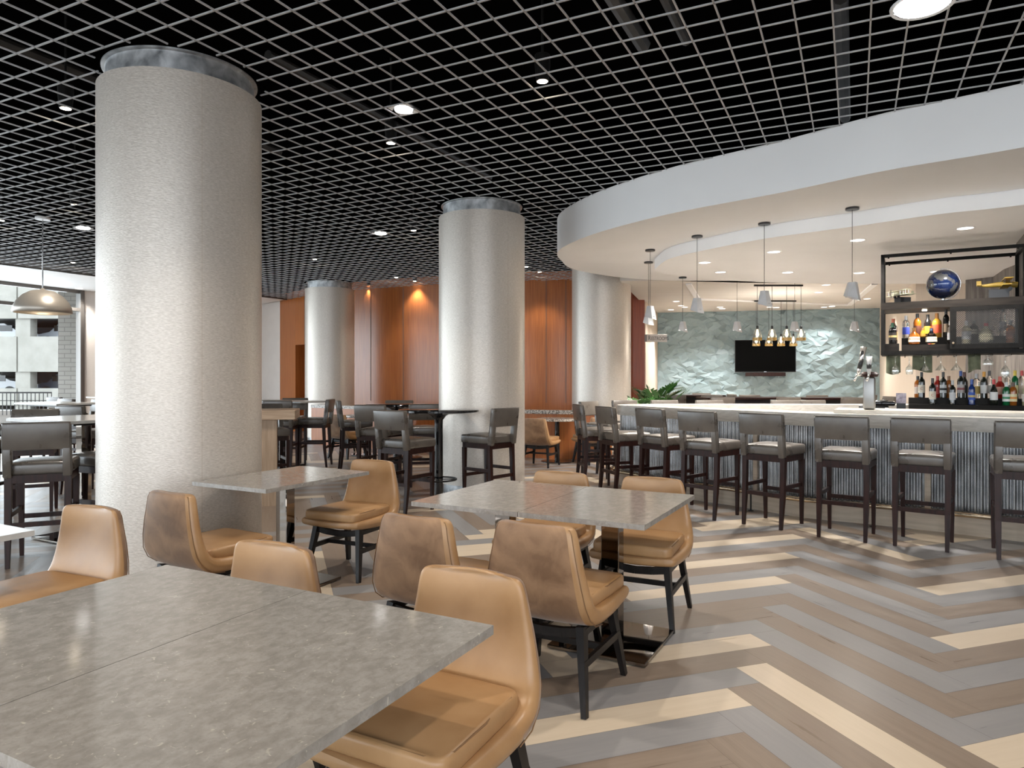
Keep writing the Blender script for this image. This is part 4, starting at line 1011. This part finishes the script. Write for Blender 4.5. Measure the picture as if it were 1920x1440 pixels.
for px, k, lb in ((1679,'wine','hanging wine glass at the cabinet end before a green cloth'),(1705,'wine','hanging wine glass second from the cabinet end'),(1734,'martini','hanging martini glass beside the wide green cloth'),
                  (1764,'martini','hanging martini glass in the middle of the rack'),(1793,'martini','hanging martini glass before the square olive cloth'),(1852,'coupe','round hanging glass with ribbed bowl by the grey wood wall'),(1885,'wine','large hanging goblet near the frame edge')):
    p = under(px); sc = 1.25 if px == 1885 else 1.05
    t = thing('hanging_glass', lb, 'glass', (p.x, p.y, zb-.028), 0, gg)
    prof = [(r*sc, z*sc) for r, z in gp[k]]; prof = list(reversed(prof)); MB().lathe(prof, 24, cap=False).build('glass_body', M['thin_glass'], t, smooth=True)
for x0, x1, zd, lb in ((1662,1688,.20,'folded green cloth hanging at the cabinet end'),(1711,1748,.18,'wide draped green cloth hanging behind a martini glass'),(1815,1839,.19,'square olive cloth hanging beside the ribbed glass')):
    a_ = under(x0, .30); b_ = under(x1, .30); m = MB(); n = 12; vs = []
    for i in range(n+1):
        for j in range(7): 
            tt = i/n; q = a_.lerp(b_, tt); off = .012*math.sin(tt*9+x0)*(j/6+.3); vs.append((q.x+sn.x*off, q.y+sn.y*off, zb-.012-zd*j/6*(1-.12*math.sin(tt*PI+x0))))
    m.add(vs, [(i*7+j, (i+1)*7+j, (i+1)*7+j+1, i*7+j+1) for i in range(n) for j in range(6)])
    o = m.build('hanging_cloth', M['towel'], smooth=True); so = o.modifiers.new('t', 'SOLIDIFY'); so.thickness = .006; tag(o, lb, 'cloth', 'cloths hanging under the cabinet')
# till and picture
p = r0-sa*.42+sn*.02
t = thing('cash_register', 'black curved payment terminal on the back counter', 'register', (p.x, p.y, .90), HA)
MB().box(-.2, .13, -.12, .12, 0, .20, bev=.03, seg=3).build('body', M['black'], t, smooth=40); m = MB(); m.box(-.08, .2, -.14, -.05, .19, .25, bev=.02, seg=2); m.build('screen', M['blackgloss'], t, smooth=40)
m = MB(); m.box(.09, .128, -.124, -.1205, .10, .17); m.build('paper_slip', M['white'], t)
m = MB(); m.tube([(-.15,-.13,.13), (-.05,-.16,.24), (.12,-.15,.262)], .012, 8); m.build('bezel', M['chrome2'], t, smooth=True)
p = r0-sa*.16+sn*.12
t = thing('small_photo_stand', 'small framed purple grey photograph behind the payment terminal', 'picture', (p.x, p.y, 1.191), HA); MB().box(-.055, .055, -.006, .006, 0, .125).build('frame', noise_mat('photo_print', (.18,.14,.18), (.42,.36,.40), 22, 3, rough=.3), t)
t.location.z = .90; sb = MB(); sb.box(-.05, .05, -.04, .04, 0, .001)
t.location = (p.x, p.y, 1.12); sb = MB(); sb.box(-.05, .05, -.035, .035, -.22, 0.0); sb.build('stand', M['black'], t)

# ---------------------------------------------------------------- room behind the bar
tv0 = at(1376, 640, 0) if False else None
wn_ = (TR-TL).normalized(); wnn = Vector((wn_.y, -wn_.x))
def on_teal(px):
    kx = (px-960)/FPX; s_ = (kx*TL.y-TL.x)/(wn_.x-kx*wn_.y); return TL+wn_*s_
c = on_teal(1432.5); Yt = c.y; wv = (on_teal(1489)-on_teal(1376)).length
zc = CAMH-(668-HZ)/FPX*Yt; hh = 60/FPX*Yt; ra = math.degrees(math.atan2(wn_.y, wn_.x))
t = thing('television', 'large black flat screen on the teal wall', 'television', (c.x+wnn.x*.20, c.y+wnn.y*.20, zc), ra)
MB().box(-wv/2, wv/2, -.02, .03, -hh/2, hh/2, bev=.006, seg=1).build('casing', M['black'], t); MB().box(-wv/2+.012, wv/2-.012, -.022, -.0201, -hh/2+.02, hh/2-.012).build('screen', M['tvscreen'], t)
MB().box(-.03, .03, -.0215, -.0201, -hh/2+.004, -hh/2+.012).build('badge', M['chrome2'], t); MB().box(-.2, .2, .03, .19, -.15, .15).build('wall_mount', M['black'], t)
t = thing('soundbar', 'brown black sound bar mounted under the television', 'speaker', (c.x+wnn.x*.24, c.y+wnn.y*.24, CAMH-(702-HZ)/FPX*Yt), ra); MB().box(-.47, .47, -.05, .05, -.045, .045, bev=.01, seg=2).build('cabinet', M['espresso'], t); MB().box(-.1, .1, .05, .2, -.02, .02).build('wall_bracket', M['black'], t)
# restrooms sign
sg = Vector(((1231-960)/FPX*15.3, 15.3)); zsg = CAMH-(634-HZ)/FPX*15.3
t = thing('restroom_sign', 'pale sign reading Restrooms projecting over the passage', 'sign', (sg.x, sg.y, zsg), 0)
MB().box(-.215, .235, 0, .02, -.085, .085, bev=.003, seg=1).build('sign_plate', noise_mat('sign_plate_paint', (.55,.53,.50), (.58,.56,.53), 3, 2, rough=.5), t); MB().bar((-.215, .01, 0), (-.27, .01, 0), .03, .16).build('bracket', M['alu'], t)
def text(s, size, x, par, z=-.045):
    cu = bpy.data.curves.new('sign_text', 'FONT'); cu.body = s; cu.size = size; cu.extrude = .001; cu.materials.append(M['black']); o = txt_obj('lettering', cu); C.objects.link(o); o.parent = par; o.location = (x, -.0015, z); o.rotation_euler = (PI/2, 0, 0); o.scale = (.69, 1, 1); return o
text('R', .145, -.185, t); text('ESTROOMS', .112, -.118, t)
# plant
def monstera(x, y, h, label, sc=1.0, seed=3, n=11):
    rr = random.Random(seed); t = thing('monstera_plant', label, 'plant', (x, y, 0), 0)
    MB().lathe([(.15,0),(.20,.5),(.21,.52),(.19,.52),(.18,.47)], 28).build('pot', M['pend'], t, smooth=40)
    st = MB(); lf = MB()
    for i in range(n):
        a = 2*PI*i/n+rr.random()*.5; L1 = (.06+.22*rr.random())*sc; zt_ = h-.34*rr.random()*sc; c_ = Vector((math.cos(a)*L1, math.sin(a)*L1, zt_))
        st.tube([(0,0,.45), (math.cos(a)*L1*.4, math.sin(a)*L1*.4, (zt_+.45)/2+.1), tuple(c_)], .007, 5)
        out = Vector((math.cos(a), math.sin(a)*.6, .25+1.1*rr.random())).normalized(); side = out.cross(Vector((0,0,1))).normalized(); up = side.cross(out).normalized(); S = (.24+.07*rr.random())*sc
        pts = []
        # heart-shaped leaf with deep side cuts
        for k in range(-5, 6):
            f_ = 1-abs(k)/5.5
        rowv = []
        for q in range(9):
            u_ = q/8; wd = math.sin(min(1, u_*1.15+.12)*PI)**.7*.62*(1-.25*u_)
            for sgn in (-1, 1):
                base = c_+out*(u_*S)-up*(u_**2*S*.35)
                b1 = base+side*sgn*.012*sc; tip = base+side*sgn*wd*S*1.05+out*.16*S-up*.10*S*wd; d_ = out*S*.068
                n0 = len(lf.v); lf.add([b1-d_*1.3, b1+d_*1.3, tip+d_*.85, tip-d_*.6], [(0,1,2,3) if sgn > 0 else (3,2,1,0)])
        n0 = len(lf.v); lf.add([c_-side*.02*sc, c_+side*.02*sc, c_+out*S*1.08-up*S*.38+side*.006, c_+out*S*1.08-up*S*.38-side*.006], [(0,1,2,3)])
    st.build('stem', M['stem'], t, smooth=True); o = lf.build('foliage', M['leaf'], t); so = o.modifiers.new('t', 'SOLIDIFY'); so.thickness = .003; return t
monstera(2.76, 13.0, 1.22, 'glossy green monstera plant rising behind the bar tip before the teal wall', 1.05, 3, 18)
monstera(2.13, 11.6, 1.02, 'lower monstera plant with drooping leaves beside the red panel', .72, 9, 10)
# dining furniture beyond
def back_table(x, y, w, label):
    t = thing('high_table', label, 'table', (x, y, 0), 4, 'dark high tables before the teal wall'); MB().box(-w/2, w/2, -.35, .35, 1.03, 1.07, bev=.004, seg=1).build('table_top', M['espresso'], t)
    MB().box(-w*.3, w*.3, -.05, .05, .03, 1.03).build('post', M['black'], t); MB().box(-w*.36, w*.36, -.28, .28, 0, .03).build('base_plate', M['black'], t)
back_table(4.55, 13.6, 1.7, 'reddish dark high table below the television'); back_table(6.1, 13.35, 1.2, 'dark high table toward the cream corner'); back_table(4.0, 15.6, 1.4, 'dark high table close to the teal wall')
gq = 'bar stools at the dark tables before the teal wall'
for x, y, a, lb in ((3.85, 12.9, 88, 'brown bar stool back at the first dark table, teal wall behind'), (5.05, 12.95, 92, 'brown bar stool between the reddish table and the one beside it'), (4.2, 14.3, -90, 'bar stool across the reddish table, left of the television edge'),
                    (5.0, 14.3, -88, 'bar stool across the reddish table, under the sound bar'), (6.1, 12.65, 90, 'bar stool before the dark table toward the cream corner'), (6.3, 14.05, -90, 'bar stool behind the dark table toward the cream corner'),
                    (7.0, 13.35, 178, 'bar stool at the end of the dark table beside the beer tower'), (5.1, 15.3, 5, 'bar stool beyond the two dark tables, side on'), (3.5, 15.0, 85, 'bar stool farthest back near the teal wall'), (4.5, 16.2, -90, 'bar stool against the teal wall below the screen'), (7.45, 14.9, 175, 'brown bar stool half behind the beer tower')):
    stool(x, y, a, lb, gq)

# ---------------------------------------------------------------- lamps
def pendant(px, py, zt_, label, Y=None, lit=False):
    if Y is None: p = at(px, py, zt_)
    else: p = Vector(((px-960)/FPX*Y, Y))
    t = thing('pendant_lamp', label, 'lamp', (p.x, p.y, 0), random.Random(px).random()*60, 'white faceted pendants around the bar')
    MB().lathe([(.065, zt_-.022), (.065, zt_-.001)], 28).build('canopy', M['black'], t, smooth=40)
    MB().tube([(0,0,2.39), (0,0,zt_-.02)], .003, 6).build('cord', M['black'], t)
    m = MB(); n = 5
    r0_, r1_ = .048, .085
    vs = [(math.cos(2*PI*i/n)*r0_, math.sin(2*PI*i/n)*r0_, 2.395) for i in range(n)]+[(math.cos(2*PI*i/n+.15)*r1_, math.sin(2*PI*i/n+.15)*r1_, 2.235+.03*math.sin(2*PI*i/n)) for i in range(n)]
    vs += [(math.cos(2*PI*i/n+.15)*r1_*.93, math.sin(2*PI*i/n+.15)*r1_*.93, 2.236+.03*math.sin(2*PI*i/n)) for i in range(n)]+[(math.cos(2*PI*i/n)*r0_*.8, math.sin(2*PI*i/n)*r0_*.8, 2.36) for i in range(n)]
    fs = [tuple(range(n))]
    for i in range(n):
        j = (i+1) % n; fs += [(n+i, n+j, j, i), (2*n+i, 2*n+j, n+j, n+i), (3*n+i, 3*n+j, 2*n+j, 2*n+i)]
    m.add(vs, fs); m.build('shade', M['pend'], t)
    MB().lathe([(.0, 2.246), (.068, 2.248), (.06, 2.27), (.02, 2.35)], 16, cap=False).build('bulb', M['glow_disc'] if lit else M['pend'], t, smooth=True)
    light('pendant_light', 'SPOT', (p.x, p.y, 2.22), 30, WARM, (0,0,0), spot_size=R(150), spot_blend=.7, shadow_soft_size=.05)
pendant(1598, 389.5, SZ, 'faceted white pendant hanging beside the hanging cabinet, largest of its kind')
pendant(1433, 418, SZ, 'faceted white pendant in front of the glass bell lamps')
pendant(1307, 442, SZ, 'faceted white pendant before the left part of the teal wall')
pendant(1219, 468, SZ, 'faceted white pendant beside the red panel, upper of the close pair')
pendant(1216, 491, SZ, 'faceted white pendant beside the red panel, lower of the close pair', lit=True)
for px, lb in ((1280,'small lit pendant over the far bar side, before the teal wall corner'),(1382,'small lit pendant over the far bar side, at the television corner'),(1490,'small lit pendant over the far bar side, among the glass bells'),(1602,'small lit pendant over the far bar side, before the dark teal')): pendant(px, 0, SZ, lb, Y=11.75, lit=True)
# glass bell pendants on two bars
def bell_bar(px0, px1, Y, xs, zbot, label):
    x0, x1 = (px0-960)/FPX*Y, (px1-960)/FPX*Y
    t = thing('linear_chandelier', label, 'lamp', (0,0,0), 0, 'glass bell chandeliers')
    MB().box(x0-.03, x1+.03, Y-.02, Y+.02, SZ-.03, SZ-.001).build('ceiling_bar', M['black'], t)
    for px in xs:
        x = (px-960)/FPX*Y
        MB().tube([(x, Y, zbot+.25), (x, Y, SZ-.03)], .004, 6).build('cord', M['black'], t)
        MB().lathe([(.02,zbot+.20),(.022,zbot+.255),(.008,zbot+.27)], 14, cx=x, cy=Y).build('socket', M['black'], t, smooth=40)
        g_ = MB().lathe([(.082,zbot),(.082,zbot+.07),(.074,zbot+.11),(.06,zbot+.17),(.024,zbot+.215)], 24, cx=x, cy=Y, cap=False).build('glass_bell', M['thin_glass'], t, smooth=True)
        MB().lathe([(.084,zbot-.002),(.084,zbot+.05)], 24, cx=x, cy=Y, cap=False).build('honey_rim', M['honey'], g_, smooth=True)
        MB().lathe([(.004,zbot+.06),(.026,zbot+.09),(.028,zbot+.12),(.014,zbot+.17),(.012,zbot+.2)], 14, cx=x, cy=Y).build('bulb', M['filament'], g_, smooth=True)
M['honey'] = mat('honey_glass_rim', (.50,.32,.10), .15, trans=.2, emit=(.8,.5,.15), es=.0)
bell_bar(1417, 1502, 12.7, (1420, 1447.5, 1475, 1502), 2.13, 'nearer row of four glass bell lamps with honey rims')
bell_bar(1417, 1490, 15.2, (1418, 1441.5, 1464.5, 1487.5), 2.15, 'farther row of four glass bell lamps before the television')
light('chandelier_light', 'POINT', ((1460-960)/FPX*13.9, 13.9, 2.15), 30, WARM, shadow_soft_size=.03)
# dome pendant
p = at(80, 408, CE); t = thing('dome_pendant', 'large champagne dome pendant by the window', 'lamp', (p.x, p.y, 0))
MB().lathe([(.09, CE-.03), (.09, CE-.001)], 28).build('canopy', M['white'], t, smooth=40); MB().tube([(0,0,2.63), (0,0,CE-.03)], .008, 8).build('stem', M['chrome2'], t, smooth=40)
prof = [(.345,2.325),(.35,2.33),(.338,2.40),(.30,2.48),(.23,2.56),(.14,2.615),(.03,2.64),(.012,2.66)]; inn = [(r-.012 if r > .03 else r, z-.008) for r, z in prof]
MB().lathe(list(reversed(inn[:-1]))[::-1][::-1]+[(.345,2.325)]+prof[1:], 48, cap=False).build('dome_shade', M['dome'], t, smooth=60)
MB().lathe([(.0,2.44),(.05,2.45),(.05,2.50),(.02,2.54)], 16, cap=False).build('bulb', M['glow_warm'], t, smooth=True)
# recessed spots in the open grid
SP = [(733,268,'before the massive column'),(1017,152,'over the double cafe table'),(123,203,'beside the massive column top'),(140,383,'between the dome pendant and the column'),(137,492,'lowest beside the column near the window'),(775,432,'just before the second column'),
      (590,486,'above the far column'),(743,520,'before the cherry wall, upper of a pair'),(778,527,'before the cherry wall, lower of a pair'),(692,535,'close to the cherry wall right of the far column'),(987,500,'right of the second column'),(1012,510,'near the bulkhead tip'),(2,413,'cut by the frame edge')]
for px, py, lb in SP:
    z = CE+.10; p = at(px, py, z)
    t = thing('grid_spotlight', 'warm spotlight in the ceiling grid, '+lb, 'spotlight', (p.x, p.y, 0), 0, 'warm spotlights in the ceiling grid')
    MB().lathe([(.045,z-.002),(.05,z),(.06,z+.12),(.06,z+.2)], 20, cap=True).build('housing', M['frame'], t, smooth=40)
    MB().lathe([(.0,z-.006),(.042,z-.004)], 20, cap=False).build('lens', M['glow_warm'], t)
    MB().tube([(0,0,z+.2), (0,0,4.55)], .01, 6).build('hanger', M['frame'], t)
    light('spot', 'SPOT', (p.x, p.y, CE-.01), 28 if p.y > 13 else 75, WARM, (0,0,0), spot_size=R(100), spot_blend=.6, shadow_soft_size=.06)
for x, y in ((-3.5,.8),(-1.2,1.3),(1.2,.4),(3.4,2.2),(-1.5,3.2),(1.6,3.6),(-6,2.5),(3.2,-1.5),(-2,-2)):  # unseen spots out of frame, added for more ambient light from the front
    light('spot', 'SPOT', (x, y, CE-.01), 62, WARM, (0,0,0), spot_size=R(105), spot_blend=.6, shadow_soft_size=.06)
for px, py, r, lb in ((757,206,.085,'square panel lamp with a bright round lens before the massive column'),(1730,9,.17,'large bright round lamp at the top of the frame'),(714,438,.10,'small white panel lamp between the first two columns'),(156,428,.10,'small white panel lamp beside the massive column')):
    p = at(px, py, CE); t = thing('panel_lamp', lb, 'lamp', (p.x, p.y, 0), 64, 'white lamps set in the ceiling grid')
    m = MB(); h_ = GS/2*.95
    if r < .15: m.box(-h_, h_, -h_, h_, CE+.012, CE+.02); m.build('panel', M['black'], t)
    MB().lathe([(r*.2,CE-.012),(r*.85,CE-.006),(r*.9,CE+.01),(r*.5,CE+.03)], 28).build('lens', M['glow_cool'], t, smooth=40)
    if r < .15:
        f_ = MB()
        for sx, sy in ((1,1),(-1,1),(-1,-1),(1,-1)): f_.add([(sx*h_, sy*h_*.2, CE+.002), (sx*h_, sy*h_, CE+.002), (sx*h_*.2, sy*h_, CE+.002)], [(0,1,2)])
        f_.build('corner_plate', M['white'], t)
    if r > .15: MB().lathe([(r*.9,CE-.004),(r,CE-.008),(r*1.02,CE+.004)], 28, cap=False).build('rim', M['white'], t)
# disc downlights
DL = [(1321,492),(1351,510),(1451,472),(1477,510.5),(1608,450),(1611,511.5),(1810,427.5),(1755,509)]
for i, (px, py) in enumerate(DL):
    p = at(px, py, 3.0); lb = ['nearest its rounded tip','second from its rounded tip','before the middle of the teal wall','above the glass bells','beside the big faceted pendant cord','small one above the hanging cabinet corner','above the hanging cabinet','seen over the blue globe'][i]
    t = thing('recessed_downlight', 'round recessed downlight in the white ceiling disc, '+lb, 'downlight', (p.x, p.y, 0), 0, 'downlights in the white ceiling disc')
    MB().lathe([(.075,2.994),(.092,2.997),(.095,2.9995)], 28, cap=False).build('trim_ring', M['white'], t, smooth=40); MB().lathe([(0,2.996),(.075,2.996)], 28, cap=False).build('lens', M['glow_disc'], t)
    light('downlight', 'SPOT', (p.x, p.y, 2.985), 190, (1,.97,.93), (0,0,0), spot_size=R(125), spot_blend=.7, shadow_soft_size=.08)
for i, (px, py) in enumerate(((1268,565),(1277,573),(1284,580),(1350,580),(1443,577),(1545,576),(1535,548),(1549,534),(1626,560))):
    p = at(px, py, SZ)
    if p.y > 16.6: p = p*(16.6/p.y)
    t = thing('recessed_downlight', 'small downlight in the rear room ceiling, '+['first by the passage','second by the passage','third by the passage','left of the glass bells','behind the glass bells','above the teal wall near the far pendant','right of the glass bells','close to the disc edge','near the tray corner line'][i], 'downlight', (p.x, p.y, 0), 0, 'downlights in the rear room ceiling')
    MB().lathe([(.07,SZ-.006),(.085,SZ-.003),(.09,SZ-.0005)], 24, cap=False).build('trim_ring', M['white'], t, smooth=40); MB().lathe([(0,SZ-.004),(.07,SZ-.004)], 24, cap=False).build('lens', M['glow_disc'], t)
    light('downlight', 'SPOT', (p.x, p.y, SZ-.015), 95, (1,.95,.89), (0,0,0), spot_size=R(115), spot_blend=.7, shadow_soft_size=.06)
# wall washers over the teal wall
for px in (1350, 1447, 1547, 1258):
    p = on_teal(px)+wnn*.75; light('wall_washer', 'SPOT', (p.x, p.y, SZ-.02), 130, (1,.94,.88), (R(-22)*math.cos(0), 0, 0), spot_size=R(75), spot_blend=.5, shadow_soft_size=.04)
    p2 = p
    t = thing('recessed_downlight', 'wall washing downlight close to the teal wall at its bright patch %s' % {1350:'before the television',1447:'above the television',1547:'past the television',1258:'by the passage corner'}[px], 'downlight', (p.x, p.y, 0), 0, 'downlights in the rear room ceiling'); MB().lathe([(0,SZ-.004),(.07,SZ-.004)], 24, cap=False).build('lens', M['glow_disc'], t)
# daylight through the windows
def area(name, loc, target, sx, sy, power, color):
    o = light(name, 'AREA', loc, power, color, shape='RECTANGLE', size=sx, size_y=sy); d = Vector(target)-Vector(loc); o.rotation_euler = d.to_track_quat('-Z', 'Y').to_euler(); return o
wc = (pos[0]+pos[-1])/2; wo = Vector((-wdir.y, wdir.x)); wo = wo if wo.x < 0 else -wo
a_ = wc+wo*.35; area('window_daylight', (a_.x, a_.y, 1.9), (a_.x-wo.x*5, a_.y-wo.y*5, 1.2), 23, 3.3, 580, (.84,.92,1))
area('rear_window_daylight', (-2.5, -8.4, 2.0), (-2.5, 0, 1.2), 19, 3.0, 300, (.86,.93,1))

for x_, y_ in ((22,519),(54,516),(148,541)):
    p = at(x_, y_, CE-.012); t = thing('recessed_downlight', 'small downlight in the white ceiling strip by the window, '+{22:'at the frame edge',54:'over the dome pendant cord',148:'beside the cream wall'}[x_], 'downlight', (p.x, p.y, 0), 0, 'downlights in the window ceiling strip')
    MB().lathe([(0,CE-.018),(.07,CE-.018),(.08,CE-.011)], 24, cap=False).build('lens', M['glow_disc'], t); light('downlight', 'SPOT', (p.x, p.y, CE-.05), 120, (1,.94,.86), (0,0,0), spot_size=R(130), spot_blend=.8, shadow_soft_size=.08)
